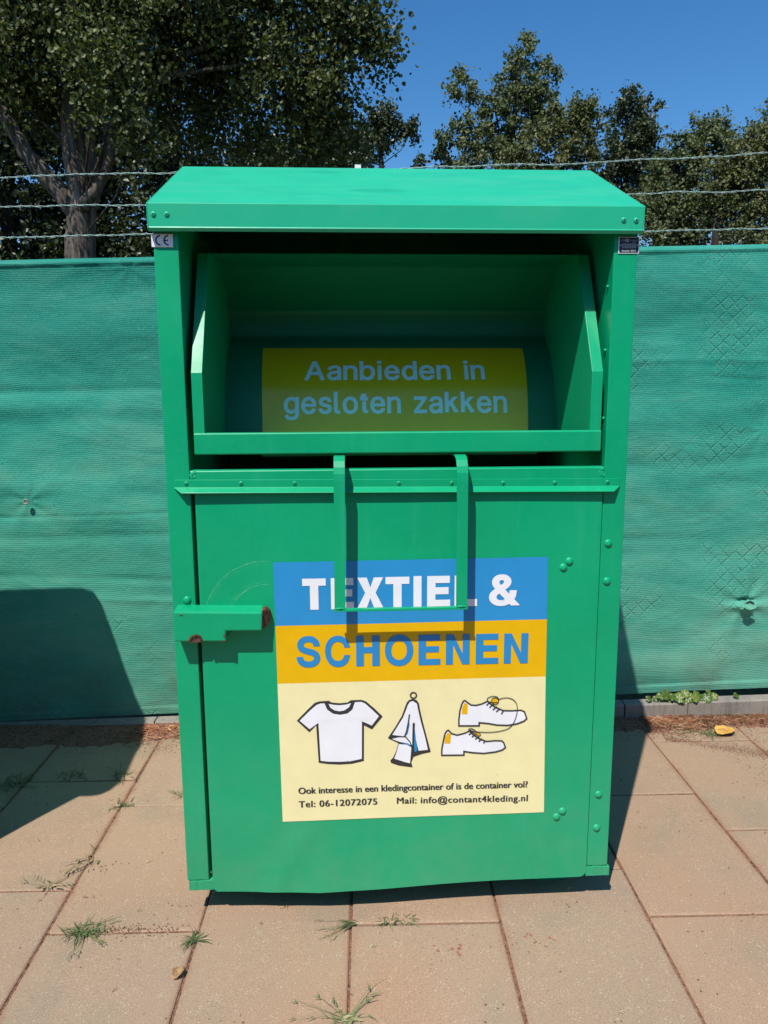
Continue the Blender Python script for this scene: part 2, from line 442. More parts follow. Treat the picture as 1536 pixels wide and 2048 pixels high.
rd = MB(); rd.add([uw(-60, -9.5, -0.010), uw(60, -9.5, -0.010), uw(60, -2.75, -0.010), uw(-60, -2.75, -0.010)], [(0, 1, 2, 3)])  # unseen dark surface added behind the camera to cut ground bounce
t_ = NT('asphalt'); n_ = t_.noise(180, 3, 0.7); t_.base(t_.ramp(n_, [(0.35, (0.022, 0.022, 0.023)), (0.7, (0.060, 0.058, 0.056))])).rough(0.9).spec(0.2); t_.bump(n_, 0.5, 0.004)
tag(rd.build('added_road', t_.m), kind='structure')

kb = MB()
edges = [-3.99, -2.99, -1.98, -0.99, -0.36, 0.31, 1.012, 1.02 + 0.265, 2.29, 3.29, 4.29]
for i in range(len(edges) - 1):
    u0, u1 = edges[i] + 0.003, edges[i + 1] - 0.003
    z0, z1 = 0.050 + 0.022 * u0, 0.050 + 0.022 * u1
    dw = rnd.uniform(-0.003, 0.003)
    a0, a1 = 1.098 + dw, 1.158 + dw
    c = 0.006
    prof = lambda z: [(a0, -0.1), (a1, -0.1), (a1, z - c), (a1 - c, z), (a0 + c, z), (a0, z - c)]
    vs = [uw(u0, w, z) for w, z in prof(z0)] + [uw(u1, w, z) for w, z in prof(z1)]
    kb.add(vs, [tuple(range(6)), tuple(range(11, 5, -1))] + [(k, k + 6, (k + 1) % 6 + 6, (k + 1) % 6) for k in range(6)])
tag(kb.build('kerb', kerb_mat()), kind='structure')
# ------------------------------------------------------------------ fence: shade cloth on a chain-link fence with barbed wire
def fabric_mat():
    t = NT('woven green shade cloth')
    tc = t.n('TexCoord'); sx = t.n('SeparateXYZ'); t.l(tc.outputs['Object'], sx.inputs[0])
    X, Z = sx.outputs[0], sx.outputs[2]
    Zr = t.math('ADD', Z, t.math('MULTIPLY', t.math('SUBTRACT', t.noise(2.2, 3), 0.5), 0.05))
    ph = t.math('MULTIPLY', Zr, 1.0 / 0.0080)
    row = t.math('PINGPONG', ph, 0.5)                                   # weave rows
    row = t.math('MULTIPLY', row, 2.0)
    thr = t.noise(70, 3, 0.7, t.coord((4.0, 1, 1)))                      # broken weft threads
    rag = t.noise(14, 5, 0.65, t.coord((0.7, 1, 2.2)), 0.3)
    big = t.noise(1.1, 4, 0.6); mid = t.noise(4.5, 5, 0.62, t.coord((0.55, 1, 1.7)), 0.6)
    col = t.ramp(t.math('ADD', t.math('MULTIPLY', big, 0.5), t.math('MULTIPLY', mid, 0.5)),
                 [(0.32, (0.012, 0.275, 0.205)), (0.5, (0.045, 0.375, 0.275)), (0.68, (0.145, 0.475, 0.350))])
    col = t.mix(t.math('MULTIPLY', t.val(Z, 1.0, 1.75), t.val(X, 0.2, 1.3, 0.60, 0.30)), col, (0.006, 0.165, 0.122))      # top part still unfaded
    # bleached and dusty towards the bottom where splashes reach
    dust = t.math('MULTIPLY', t.val(Z, 1.25, 0.2), t.val(mid, 0.3, 0.7, 0.35, 1.0))
    col = t.mix(t.math('MULTIPLY', dust, 0.55), col, (0.185, 0.365, 0.255))
    mud = t.math('MULTIPLY', t.val(Z, 0.42, 0.1), t.val(t.noise(6, 4), 0.4, 0.7, 0.25, 0.9))
    col = t.mix(t.math('MULTIPLY', mud, 0.6), col, (0.115, 0.125, 0.085))
    col = t.mix(t.val(rag, 0.55, 0.75, 0.0, 0.4), col, (0.08, 0.38, 0.28))
    col = t.mix(t.math('MULTIPLY', t.val(row, 0.34, 0.0), 0.23), col, (0.008, 0.105, 0.075))
    col = t.mix(t.math('MULTIPLY', t.val(thr, 0.55, 0.7), 0.4), col, (0.14, 0.42, 0.31))
    # wire of the chain-link fence pressing through the cloth
    p = 0.058
    wob = t.math('MULTIPLY', t.math('SUBTRACT', t.noise(9, 2), 0.5), 0.018)
    Xw = t.math('ADD', X, wob)
    d1 = t.math('PINGPONG', t.math('DIVIDE', t.math('ADD', Xw, Z), p), 0.5); d2 = t.math('PINGPONG', t.math('DIVIDE', t.math('SUBTRACT', Xw, Z), p), 0.5)
    dm = t.math('MINIMUM', d1, d2)
    line = t.val(dm, 0.11, 0.01)
    area = t.val(t.noise(1.9, 3, 0.6, t.coord((1, 1, 1.2), (0, 0.3, 0))), 0.52, 0.62)
    area = t.math('MULTIPLY', area, t.math('MAXIMUM', t.val(X, 0.3, 0.9), t.val(Z, 0.85, 0.5)))
    line = t.math('MULTIPLY', line, area); line = t.math('MULTIPLY', line, t.val(t.noise(22, 2), 0.38, 0.55))
    cell = t.math('MULTIPLY', area, t.val(t.noise(170, 2, 0.7), 0.5, 0.62))
    col = t.mix(t.math('MULTIPLY', line, 0.27), col, (0.02, 0.17, 0.12))
    col = t.mix(t.math('MULTIPLY', cell, 0.28), col, (0.24, 0.48, 0.36))
    # little snags and holes
    vo = t.n('TexVoronoi', feature='F1'); vo.inputs['Scale'].default_value = 15; t.l(t.coord(), vo.inputs['Vector'])
    sn = t.math('MULTIPLY', t.val(vo.outputs['Distance'], 0.025, 0.055, 1.0, 0.0), t.val(t.noise(5, 2), 0.54, 0.58))
    col = t.mix(t.math('MULTIPLY', sn, 0.8), col, (0.006, 0.05, 0.035))
    t.base(col).rough(0.7).spec(0.2)
    h = t.math('ADD', t.math('MULTIPLY', row, 0.25), t.math('MULTIPLY', thr, 0.9))
    h = t.math('ADD', h, t.math('MULTIPLY', line, -0.8)); h = t.math('ADD', h, t.math('MULTIPLY', mid, 2.2))
    t.bump(h, 0.55, 0.0055)
    # a little light comes through the open weave
    tr = t.n('BsdfTranslucent'); t.l(col, tr.inputs[0])
    mx = t.n('MixShader'); mx.inputs[0].default_value = 0.12
    t.l(t.b.outputs[0], mx.inputs[1]); t.l(tr.outputs[0], mx.inputs[2]); t.l(mx.outputs[0], t.out.inputs[0])
    return t.m
M_FAB = fabric_mat()
M_WIRE = plain('plastic coated wire', (0.30, 0.42, 0.38), 0.4, 0.25, 0.5, 0.0, 90)
M_POST = plain('white painted steel post', (0.78, 0.78, 0.76), 0.45, 0.06)

fence = empty('fence', uw(0, 1.165), 'tall green shade cloth fence topped by strands of barbed wire, behind the clothing container', 'fence')
f_org = parent_origin(fence)
nx, nz = 900, 330
xs = np.linspace(-3.1, 3.0, nx)
tt = np.linspace(0, 1, nz)
X2, T2 = np.meshgrid(xs, tt)
ztop = 1.945 + 0.0205 * X2 + 0.004 * vnoise(X2 * 1.3 + 40, X2 * 0 + 3, 5); zbot = 0.066 + 0.031 * X2 + 0.006 * vnoise(X2 * 3 + 40, X2 * 0, 9)
Z2 = zbot + (ztop - zbot) * T2
Wd = 1.163 + 0 * X2
gxs = lambda c, w: np.exp(-((Z2 - c) / w) ** 2)
disp = 0.022 * vnoise(X2 * 0.9 + 30, Z2 * 1.6 + 30, 1) + 0.016 * vnoise(X2 * 1.6 + 50, Z2 * 5.5 + 20, 2) + 0.0065 * vnoise(X2 * 4 + Z2 * 3 + 80, Z2 * 11 - X2 * 2 + 80, 3) + 0.004 * vnoise(X2 * 5 - Z2 * 4 + 60, Z2 * 9 + X2 * 3 + 60, 13)
disp += 0.0022 * vnoise(X2 * 17 + 90, Z2 * 14 + 90, 4) + 0.0012 * vnoise(X2 * 30 + Z2 * 18 + 90, Z2 * 40 + 90, 6)
for c0, sl, wd, am, xa, xb in [(1.43, 0.018, 0.020, -0.012, -3, -0.4), (1.335, -0.01, 0.035, 0.014, -3, -0.4), (1.19, -0.10, 0.05, 0.008, -1.4, -0.3), (1.02, 0.0, 0.05, 0.012, -3, -0.3),
                           (0.935, 0.02, 0.008, -0.005, -3, -0.5), (0.86, 0.03, 0.02, -0.006, -3, -0.2), (0.60, -0.03, 0.018, -0.007, -3, -0.6), (0.545, -0.02, 0.015, 0.008, -1.3, -0.6), (0.30, 0.01, 0.01, -0.003, -1.2, -0.7),
                           (1.498, 0.012, 0.012, 0.006, 0.9, 3), (1.44, 0.0, 0.01, -0.004, 1.25, 3), (1.75, 0.01, 0.03, -0.006, 0.8, 3), (0.78, 0.0, 0.02, -0.004, 0.8, 1.4), (0.62, 0.02, 0.06, 0.009, 1.0, 3), (0.225, 0.015, 0.008, -0.003, 1.05, 1.35), (1.08, 0.02, 0.03, -0.005, 0.8, 3)]:
    cen = c0 + sl * (X2 - (xa + xb) / 2 if xa > -2 and xb < 2.5 else X2) + 0.03 * vnoise(X2 * 1.7 + 60, X2 * 0 + c0 * 9, 8)
    win = np.clip((X2 - xa) / 0.12, 0, 1) * np.clip((xb - X2) / 0.15, 0, 1)
    s_ = (Z2 - cen) / wd
    disp += 0.42 * am * win * np.exp(-s_ * s_) * (1 + 1.6 * vnoise(X2 * 2.2 + 20, Z2 * 0 + c0 * 5, 11))
# diagonal pulls from eyelets
for ex, ez, am in ((-1.463, 0.967, 0.0014), (1.535, 0.50, -0.004), (1.55, 1.235, 0.0014), (0.95, 1.9, 0.0012), (-1.0, 1.88, 0.0012)):
    dx, dz = X2 - ex, Z2 - ez; r = np.hypot(dx, dz) + 1e-4; th = np.arctan2(dz, dx)
    disp += am * np.cos(th * 7 + ex * 3) * np.exp(-r / 0.22) * np.clip(r / 0.03, 0, 1)
disp *= np.clip(T2 / 0.03, 0, 1) * 0.75 + 0.25
# rolled top hem and turned-up bottom hem
top = np.clip((Z2 - (ztop - 0.034)) / 0.034, 0, 1)
disp += 0.010 * np.sin(top * math.pi) - 0.030 * top ** 2.2
hem = np.clip((zbot + 0.034 - Z2) / 0.004, 0, 1)
disp += np.where(X2 > 0.4, 0.007 * hem, 0.004 * hem)
disp = np.clip(disp, -0.05, 0.034)
# the torn pocket
tx, tz = X2 - 1.533, Z2 - 0.498
pocket = np.exp(-((tx / 0.045) ** 2 + ((tz + 0.018) / 0.020) ** 2)); disp += 0.028 * pocket
disp -= 0.03 * np.exp(-((tx / 0.026) ** 2 + ((tz - 0.012) / 0.009) ** 2))
Wd = Wd - disp
XX = X2 * cP - Wd * sP; YY = X2 * sP + Wd * cP
grid_obj('shade_cloth', XX, YY, Z2, M_FAB, fence)

mb = MB()
hx, hz = 1.530, 0.508
mb.loops2d([[(-0.024, -0.004), (-0.01, -0.010), (0.008, -0.008), (0.026, -0.006), (0.018, 0.006), (0.004, 0.012), (-0.004, 0.008), (-0.014, 0.003)]], lambda x, z: uw(hx + x, 1.163 - 0.037 + 0.02 * 0, hz + z))
mb.build('tear_hole', plain('shadowy tear', (0.02, 0.05, 0.04), 0.9), fence)
mb = MB()
mb.loops2d([[(-0.026, -0.010), (-0.020, 0.002), (-0.010, -0.003), (0.0, 0.001), (0.012, -0.004), (0.03, -0.010), (0.026, -0.019), (0.0, -0.026), (-0.016, -0.020)]], lambda x, z: uw(hx + x, 1.163 - 0.045 + 0.25 * (z + 0.01), hz + z))
mb.build('torn_flap', plain('frayed cloth', (0.14, 0.42, 0.30), 0.8, 0.25, 0.3, 0.0, 220, 0.5), fence)
mb = MB()
mb.loops2d([[(-0.014, 0.004), (-0.004, 0.006), (0.008, 0.005), (0.015, 0.001), (0.004, -0.006), (0.001, -0.009), (-0.004, -0.004)]], lambda x, z: uw(1.567 + x, 1.163 - 0.040, 1.226 + z))
mb.build('rip', plain('pale rip', (0.75, 0.72, 0.64), 0.8), fence)
for ex, ez in ((-1.463, 0.967),):
    mb = MB()
    mb.tube([uw(ex + 0.009 * math.cos(t), 1.163 - 0.033, ez + 0.009 * math.sin(t)) for t in np.linspace(0, 2 * math.pi, 15)], 0.003, 6)
    mb.dome(uw(ex, 1.163 - 0.030, ez), 0.006, 0.003, 10, 3)
    mb.build('eyelet', plain('weathered eyelet', (0.28, 0.30, 0.26), 0.6, 0.4), fence, True)

pz = {-3.1: 2.2, -0.108: 2.272, 2.9: 2.4}
for px_, zt in pz.items():
    mb = MB(); w0 = 1.20
    x0, y0, _ = uw(px_, w0)
    # a folded channel post
    mb.prism([(-0.012, 0), (0.012, 0), (0.012, 0.026), (0.008, 0.026), (0.008, 0.004), (-0.008, 0.004), (-0.008, 0.026), (-0.012, 0.026)],
             lambda a_, b_: (x0 + a_, y0 + b_, -0.3), lambda a_, b_: (x0 + a_, y0 + b_, zt))
    mb.build('post', M_POST, fence)
# horizontal tension wires behind the cloth are hidden; the barbed strands show above it
def strand(path, seed):
    rs = random.Random(seed); mb = MB()
    us = np.array([p[0] for p in path]); zs = np.array([p[1] for p in path])
    U = np.arange(us[0], us[-1], 0.006)
    base = np.interp(U, us, zs) + 0.004 * vnoise(U * 6 + 50, U * 0 + seed, seed) * 2 + 0.0035 * vnoise(U * 15 + 50, U * 0 + seed, seed + 1)
    wv = 1.196 + 0.004 * vnoise(U * 3 + 50, U * 0, seed + 2)
    ph = U * 2 * math.pi / 0.085 + 2.0 * vnoise(U * 4 + 20, U * 0, seed + 3)
    for k in (0, math.pi):
        mb.tube([uw(u, w + 0.0021 * math.cos(p + k), z + 0.0021 * math.sin(p + k)) for u, w, z, p in zip(U, wv, base, ph)], 0.0015, 5)
    u = us[0] + 0.06
    while u < us[-1] - 0.05:
        i = int((u - us[0]) / 0.006); z, w = base[i], wv[i]
        mb.tube([uw(u - 0.007 + 0.0023 * q_ , w + 0.0045 * math.cos(q_ * 2.4), z + 0.0045 * math.sin(q_ * 2.4)) for q_ in range(8)], 0.0011, 4)
        for sgn in (1, -1):
            a_ = rs.uniform(0, 6.28)
            mb.tube([uw(u, w, z), uw(u + sgn * 0.005, w + 0.012 * math.cos(a_), z + 0.012 * math.sin(a_) * sgn)], [0.0011, 0.0004], 4)
        u += rs.uniform(0.10, 0.13)
    return mb.build('barbed_wire', M_WIRE, fence, True)
strand([(-3.1, 1.965), (-1.43, 2.002), (-0.88, 2.013), (-0.108, 2.02), (1.03, 2.026), (1.53, 2.038), (2.9, 2.08)], 31)
strand([(-3.1, 2.07), (-1.44, 2.110), (-0.895, 2.121), (-0.108, 2.138), (1.03, 2.166), (1.52, 2.180), (2.9, 2.22)], 32)
strand([(-3.1, 2.16), (-1.436, 2.222), (-0.76, 2.244), (-0.108, 2.248), (0.21, 2.262), (0.6, 2.272), (1.50, 2.314), (2.9, 2.37)], 33)
# ------------------------------------------------------------------ clothing container
box = empty('clothing_container', (0, 0.5, 0), 'green steel clothing bank with open deposit flap, poster and handle on the pavement', 'clothing bank')
XL, XR = -0.583, 0.583
IL, IR = -0.5245, 0.5215
mb = MB()
mb.box(XL, IL, 0, 0.98, 0.088, 1.822)                 # left upright and side
mb.box(IR, XR - 0.0035, 0, 0.98, 0.088, 1.822)                 # right upright and side
mb.box(IL, IR, 0.62, 0.978, 0.06, 1.797)              # rear
mb.box(IL, IR, 0.034, 0.62, 0.06, 1.150)              # body behind the door
mb.build('body', M_GREEN, box, bevel=0.0022)
mb = MB()
mb.xprism([(0.001, 1.150), (0.022, 1.150), (0.022, 1.2095), (0.004, 1.2085), (0.001, 1.2055)], IL + 0.0005, IR - 0.0005)
mb.build('sill', M_GREEN, box, bevel=0.0012)
# weld lumps where the sill meets the uprights
for x, z, sd in ((-0.516, 1.199, 4), (0.5165, 1.196, 7)):
    rs = random.Random(sd)
    mb = MB()
    for i in range(6):
        mb.dome((x + rs.uniform(-0.006, 0.006), 0.001, z + rs.uniform(-0.010, 0.008)), rs.uniform(0.003, 0.005), rs.uniform(0.0008, 0.0014), 10, 4)
    mb.build('weld', M_GREEN, box, True)
# crumpled skirt pieces at the foot of the two uprights
for x0, x1, nm in ((-0.5785, -0.513, 'a'), (0.5185, 0.5845, 'b')):
    mb = MB(); n = 9; rs = random.Random(3 if x0 < 0 else 8)
    fr = []; 
    for i in range(n):
        x = x0 + (x1 - x0) * i / (n - 1); zt = 0.0865 + rs.uniform(-0.0015, 0.0012)
        fr.append((x, zt, -0.0025 + rs.uniform(-0.0012, 0.0012)))
    vs = [(x, y, zt) for x, zt, y in fr] + [(x, y * 0.4 - 0.0015, 0.0595) for x, zt, y in fr] + [(x, 0.03, zt) for x, zt, y in fr] + [(x, 0.03, 0.0595) for x, zt, y in fr]
    fs = []
    for i in range(n - 1):
        fs += [(i, i + 1, n + i + 1, n + i), (i + 1, i, 2 * n + i, 2 * n + i + 1), (n + i, n + i + 1, 3 * n + i + 1, 3 * n + i), (2 * n + i + 1, 2 * n + i, 3 * n + i, 3 * n + i + 1)]
    fs += [(0, n, 3 * n, 2 * n), (n - 1, 3 * n - 1, 4 * n - 1, 2 * n - 1)]
    mb.add(vs, fs); mb.build('skirt', M_GREEN, box)

# hood: one folded sheet
mb = MB()
top_ = [(-0.0265, 1.832), (0.3955, 2.0305), (0.99, 2.018)]
mb.xprism([(-0.0215, 1.7705), (-0.0265, 1.7775), (-0.0250, 1.7795)] + top_ + [(0.99, 1.802), (0.987, 1.802), (0.987, 2.014), (0.396, 2.0268), (-0.0232, 1.8295), (-0.0220, 1.7800), (-0.0185, 1.7705)], -0.5858, 0.5808)
for xa, xb in ((-0.5885, -0.5858), (0.5808, 0.5835)):
    mb.xprism([(-0.0215, 1.7705), (-0.0265, 1.7775), (-0.0250, 1.7795)] + top_ + [(0.99, 1.780), (0.02, 1.780), (-0.0185, 1.7705)], xa, xb)
hood = mb.build('hood', M_HOOD, box, bevel=0.003)
def rivet(name, c, r, h, parent, mats, hole=False, n=18):
    mb = MB(); mb.dome(c, r, h, n, 6, 0, hole); return mb.build(name, mats, parent, smooth=True)
for x, z in ((-0.573, 1.807), (-0.5425, 1.807), (0.5325, 1.801), (0.5625, 1.8005)):
    rivet('rivet', (x, -0.0262, z), 0.0062, 0.0032, hood, [M_HOOD, M_DARK], True)

# drip rail under the opening
mb = MB()
rl = [(-0.0005, 1.1865), (-0.0035, 1.1865), (-0.0035, 1.1670), (-0.0200, 1.1556), (-0.0190, 1.1538), (-0.0005, 1.1645)]
zl = lambda x: -0.008 * (x + 0.563) / 1.126
n = len(rl)
def rx_(x, y): return x * (1 - 0.036 * min(1, max(0, (-y - 0.0035) / 0.0165)))
stations = [-0.563, -0.3, 0, 0.3, 0.562]
vs = [(rx_(x, y), y, z + zl(x)) for x in stations for y, z in rl]
fs = [tuple(range(n)), tuple(range(5 * n - 1, 4 * n - 1, -1))] + [(s_ * n + i, s_ * n + n + i, s_ * n + n + (i + 1) % n, s_ * n + (i + 1) % n) for s_ in range(4) for i in range(n)]
mb.add(vs, fs)
rail = mb.build('drip_rail', M_GREEN, box, bevel=0.0009)
for x, z in ((-0.533, 1.177), (-0.398, 1.176), (-0.265, 1.1745), (-0.004, 1.172), (0.130, 1.171), (0.261, 1.170), (0.394, 1.169), (0.530, 1.169)):
    rivet('rivet', (x, -0.0033, z), 0.0058, 0.003, rail, [M_GREEN, M_DARK], True)

# door sheet, slightly buckled towards the bottom
def door_y(x, z):
    g = math.exp(-((x + 0.10) / 0.22) ** 2) * max(0.0, (0.27 - z) / 0.22) ** 1.5
    c = math.exp(-((x + 0.27 - (z - 0.2) * 0.55) / 0.035) ** 2) * max(0.0, min(1.0, (0.262 - z) / 0.06)) * 0.0022
    w = 0.0012 * math.sin(x * 5.1 + 1) * math.sin(z * 4.3) + 0.0008 * math.sin(x * 11 + z * 7)
    return -0.0025 - 0.012 * g - c + 0.6 * w - 0.0015 * (x + 0.5)
dx0, dx1, dzt = -0.5135, 0.5185, 1.152
xs_ = np.linspace(dx0, dx1, 105); tt_ = np.linspace(0, 1, 100)
zb = np.interp(xs_, [dx0, -0.505, -0.333, -0.223, -0.141, 0.053, 0.277, 0.507, dx1], [0.064, 0.0535, 0.0475, 0.0445, 0.049, 0.0535, 0.0575, 0.059, 0.072])
Xd = np.tile(xs_, (100, 1)); Zd = zb + (dzt - zb) * tt_[:, None]
Yd = np.vectorize(door_y)(Xd, Zd)
mbd = MB(); r, c = Xd.shape
vs = [(Xd[i, j], Yd[i, j], Zd[i, j]) for i in range(r) for j in range(c)]
fs = [(i * c + j, i * c + j + 1, (i + 1) * c + j + 1, (i + 1) * c + j) for i in range(r - 1) for j in range(c - 1)]
ring_ = [j for j in range(c)] + [(i + 1) * c - 1 for i in range(1, r)] + [(r - 1) * c + j for j in range(c - 2, -1, -1)] + [i * c for i in range(r - 2, 0, -1)]
k0 = len(vs); vs += [(vs[i][0], 0.028, vs[i][2]) for i in ring_]; L = len(ring_)
fs += [(ring_[(i + 1) % L], ring_[i], k0 + i, k0 + (i + 1) % L) for i in range(L)]
mbd.add(vs, fs)
door = mbd.build('door', M_DOOR, box, smooth=True, fix=True)
es = door.modifiers.new('edge', 'EDGE_SPLIT'); es.split_angle = math.radians(40)
for x, z in ((0.438, 0.964), (0.423, 0.948), (0.445, 0.260), (0.429, 0.2435)):
    rivet('bolt_head', (x, door_y(x, z) + 0.0006, z), 0.0108, 0.0065, door, M_GREEN)
for x, z in ((0.540, 1.009), (0.541, 0.908), (0.545, 0.304), (0.544, 0.204), (-0.546, 0.877)):
    rivet('bolt_head', (x, 0.0006, z), 0.0108, 0.0065, box, M_GREEN)

# feet: low folded channels
for x0, x1 in ((-0.530, -0.405), (0.405, 0.492)):
    mb = MB()
    prof = [(x0 + 0.018, 0.0595), (x0, -0.019), (x0 - 0.004, -0.025), (x1 + 0.006, -0.025), (x1 + 0.002, -0.019), (x1 - 0.006, 0.0595)]
    n = len(prof)
    vs = [(x, 0.105 if z > 0.03 else 0.098, z) for x, z in prof] + [(x, 0.95, z) for x, z in prof]
    mb.add(vs, [tuple(range(n)), tuple(range(2 * n - 1, n - 1, -1))] + [(i, i + n, (i + 1) % n + n, (i + 1) % n) for i in range(n)])
    mb.build('foot', M_GREEN, box, bevel=0.0015)

# ------------------------------------------------------------------ deposit flap
SL, SR = -0.4825, 0.4795
prof_in = [(0.288, 1.245), (0.293, 1.27), (0.302, 1.315), (0.316, 1.37), (0.330, 1.408), (0.347, 1.443), (0.370, 1.479), (0.398, 1.511), (0.432, 1.541), (0.470, 1.563)]
def spline2(P, k=3):
    out = []
    for i in range(len(P) - 1):
        p0, p1, p2, p3 = P[max(i - 1, 0)], P[i], P[i + 1], P[min(i + 2, len(P) - 1)]
        for j in range(k):
            t = j / k; out.append(tuple(0.5 * (2 * p1[a] + (p2[a] - p0[a]) * t + (2 * p0[a] - 5 * p1[a] + 4 * p2[a] - p3[a]) * t * t + (3 * p1[a] - p0[a] - 3 * p2[a] + p3[a]) * t ** 3) for a in (0, 1)))
    return out + [P[-1]]
prof_in = spline2(prof_in, 2)
pa = np.array(prof_in); arc = np.concatenate([[0], np.cumsum(np.hypot(*np.diff(pa, axis=0).T))])
def drum_pt(x, s, lift=0.0):
    y = float(np.interp(s, arc, pa[:, 0])); z = float(np.interp(s, arc, pa[:, 1]))
    i = min(max(int(np.searchsorted(arc, s)) - 1, 0), len(pa) - 2)
    t = pa[i + 1] - pa[i]; t = t / np.hypot(*t); nrm = (-t[1], t[0])
    return (x, y + nrm[0] * lift, z + nrm[1] * lift)
flap = MB()
# front bar (folded lip) and floor of the chute
flap.xprism([(-0.004, 1.248), (-0.006, 1.251), (-0.006, 1.2985), (-0.003, 1.3015), (0.012, 1.3015), (0.012, 1.2965), (0.001, 1.295), (0.001, 1.253), (0.05, 1.250), (0.05, 1.246)], -0.5085, 0.5075)
flap.box(-0.35, 0.36, 0.05, 0.32, 1.238, 1.246)
fo = flap.build('deposit_flap', M_GREEN, box, bevel=0.001)
# drum and back of the chute, one rolled sheet
bk = [(0.470, 1.563), (0.473, 1.570), (0.473, 1.632), (0.468, 1.645), (0.345, 1.750), (0.335, 1.7535), (0.165, 1.7545)]
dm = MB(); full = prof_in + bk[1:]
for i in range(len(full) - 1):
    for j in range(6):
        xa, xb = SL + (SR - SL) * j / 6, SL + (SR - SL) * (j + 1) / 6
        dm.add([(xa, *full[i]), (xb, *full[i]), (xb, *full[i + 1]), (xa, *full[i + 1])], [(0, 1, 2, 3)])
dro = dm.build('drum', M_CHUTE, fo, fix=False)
bm_ = bmesh.new(); bm_.from_mesh(dro.data); bmesh.ops.remove_doubles(bm_, verts=bm_.verts, dist=1e-5); bmesh.ops.recalc_face_normals(bm_, faces=bm_.faces)
for f_ in bm_.faces: f_.smooth = f_.calc_center_median().z + 0.0 < 1.64
bm_.to_mesh(dro.data); bm_.free()
# cheeks with outward flanges
kz = 1.447
ch = [(0.001, 1.296), (0.001, kz), (0.155, 1.752), (0.165, 1.757), (0.338, 1.756), (0.470, 1.648), (0.476, 1.635), (0.474, 1.565), (0.396, 1.51), (0.345, 1.44), (0.314, 1.365), (0.287, 1.246), (0.001, 1.25)]
for sx_, xo in ((SL, -0.5095), (SR, 0.5075)):
    mb = MB(); d = math.copysign(0.003, xo)
    mb.xprism(ch, min(sx_, sx_ + d), max(sx_, sx_ + d))
    a_, b_ = sorted((sx_, xo)); t_ = 0.003
    mb.add([(a_, -0.001, 1.3005), (b_, -0.001, 1.3005), (b_, -0.001, kz), (a_, -0.001, kz), (a_, 0.150, 1.752), (b_, 0.150, 1.752),
            (a_, -0.001 + t_, 1.3005), (b_, -0.001 + t_, 1.3005), (b_, -0.001 + t_, kz - 0.001), (a_, -0.001 + t_, kz - 0.001), (a_, 0.150 + t_, 1.751), (b_, 0.150 + t_, 1.751)],
           [(0, 1, 2, 3), (3, 2, 5, 4), (7, 6, 9, 8), (8, 9, 10, 11), (0, 6, 7, 1), (4, 5, 11, 10), (1, 7, 8, 2), (2, 8, 11, 5), (0, 3, 9, 6), (3, 4, 10, 9)])
    mb.build('side_plate', M_GREEN, fo, bevel=0.0009)
# handle: flat strap bent over the rail
mb = MB()
hp = [(0.02, 1.2435), (-0.012, 1.2435), (-0.030, 1.241), (-0.045, 1.233), (-0.056, 1.219), (-0.061, 1.203), (-0.062, 1.185), (-0.062, 0.863)]
hp2 = []
for i, (y, z) in enumerate(hp):
    y0, z0 = hp[max(i - 1, 0)]; y1, z1 = hp[min(i + 1, len(hp) - 1)]; d = math.hypot(y1 - y0, z1 - z0); hp2.append((y + (z1 - z0) / d * -0.0045, z - (y1 - y0) / d * -0.0045))
for x0, x1, sk in ((-0.1665, -0.139, -0.003), (0.1345, 0.1625, 0.0015)):
    k = len(hp); vs = []
    for (y, z), (y2, z2) in zip(hp, hp2):
        s_ = sk * (1.2 - z) / 0.34 if z < 1.2 else 0
        vs += [(x0 + s_, y, z), (x1 + s_, y, z), (x1 + s_, y2, z2), (x0 + s_, y2, z2)]
    fs = [(0, 1, 2, 3), (4 * k - 1, 4 * k - 2, 4 * k - 3, 4 * k - 4)] + [(4 * i + j, 4 * i + 4 + j, 4 * i + 4 + (j + 1) % 4, 4 * i + (j + 1) % 4) for i in range(k - 1) for j in range(4)]
    mb.add(vs, fs)
mb.box(-0.1705, 0.1655, -0.0635, -0.0505, 0.8575, 0.8640)
for x in (-0.156, 0.150):
    mb.tube([(x - 0.013, -0.0625, 0.8655), (x, -0.064, 0.8665), (x + 0.013, -0.0625, 0.8655)], [0.0016, 0.0028, 0.0016], 7)
mb.build('handle', M_GREEN, fo, bevel=0.0012)

# small bolts on the inner face of the right upright
for yy, zz in ((0.03, 1.655), (0.028, 1.50), (0.02, 1.33)):
    mb = MB(); mb.tube([(IR + 0.001, yy, zz), (IR - 0.005, yy, zz)], [0.005, 0.0035], 8); mb.build('bolt_head', M_GREEN, box, True)

# ------------------------------------------------------------------ lock cover
mb = MB()
yb, yf = 0.002, -0.046
prof = [(-0.574, 0.783), (-0.5365, 0.7815), (-0.528, 0.793), (-0.517, 0.797), (-0.508, 0.793), (-0.503, 0.7815), (-0.4435, 0.780), (-0.4435, 0.8075), (-0.3555, 0.8065), (-0.3525, 0.8605), (-0.5715, 0.8665)]
mb.prism(prof, lambda x, z: (x, yb, z), lambda x, z: (x + (0.002 if x > -0.4 else 0), yf, z - (0.006 if z > 0.85 else 0)))
lock = mb.build('lock_cover', M_LOCK, box, bevel=0.004)
mb = MB()
mb.prism([(-0.3535, 0.8075), (-0.340, 0.815), (-0.3335, 0.838), (-0.336, 0.850), (-0.344, 0.858), (-0.3535, 0.8575)], lambda x, z: (x, yb, z), lambda x, z: (x, -0.040 + (x + 0.3535) * 1.1, z))
mb.build('broken_end', M_RUST, lock, bevel=0.002)
mb = MB(); mb.box(-0.534, -0.5055, -0.041, -0.004, 0.7765, 0.796)
mb.build('padlock', plain('worn brass padlock', (0.20, 0.12, 0.09), 0.45, 0.5, 0.5, 0.6, 140, 0.4), lock, bevel=0.003)
rs = random.Random(2)
mb = MB()
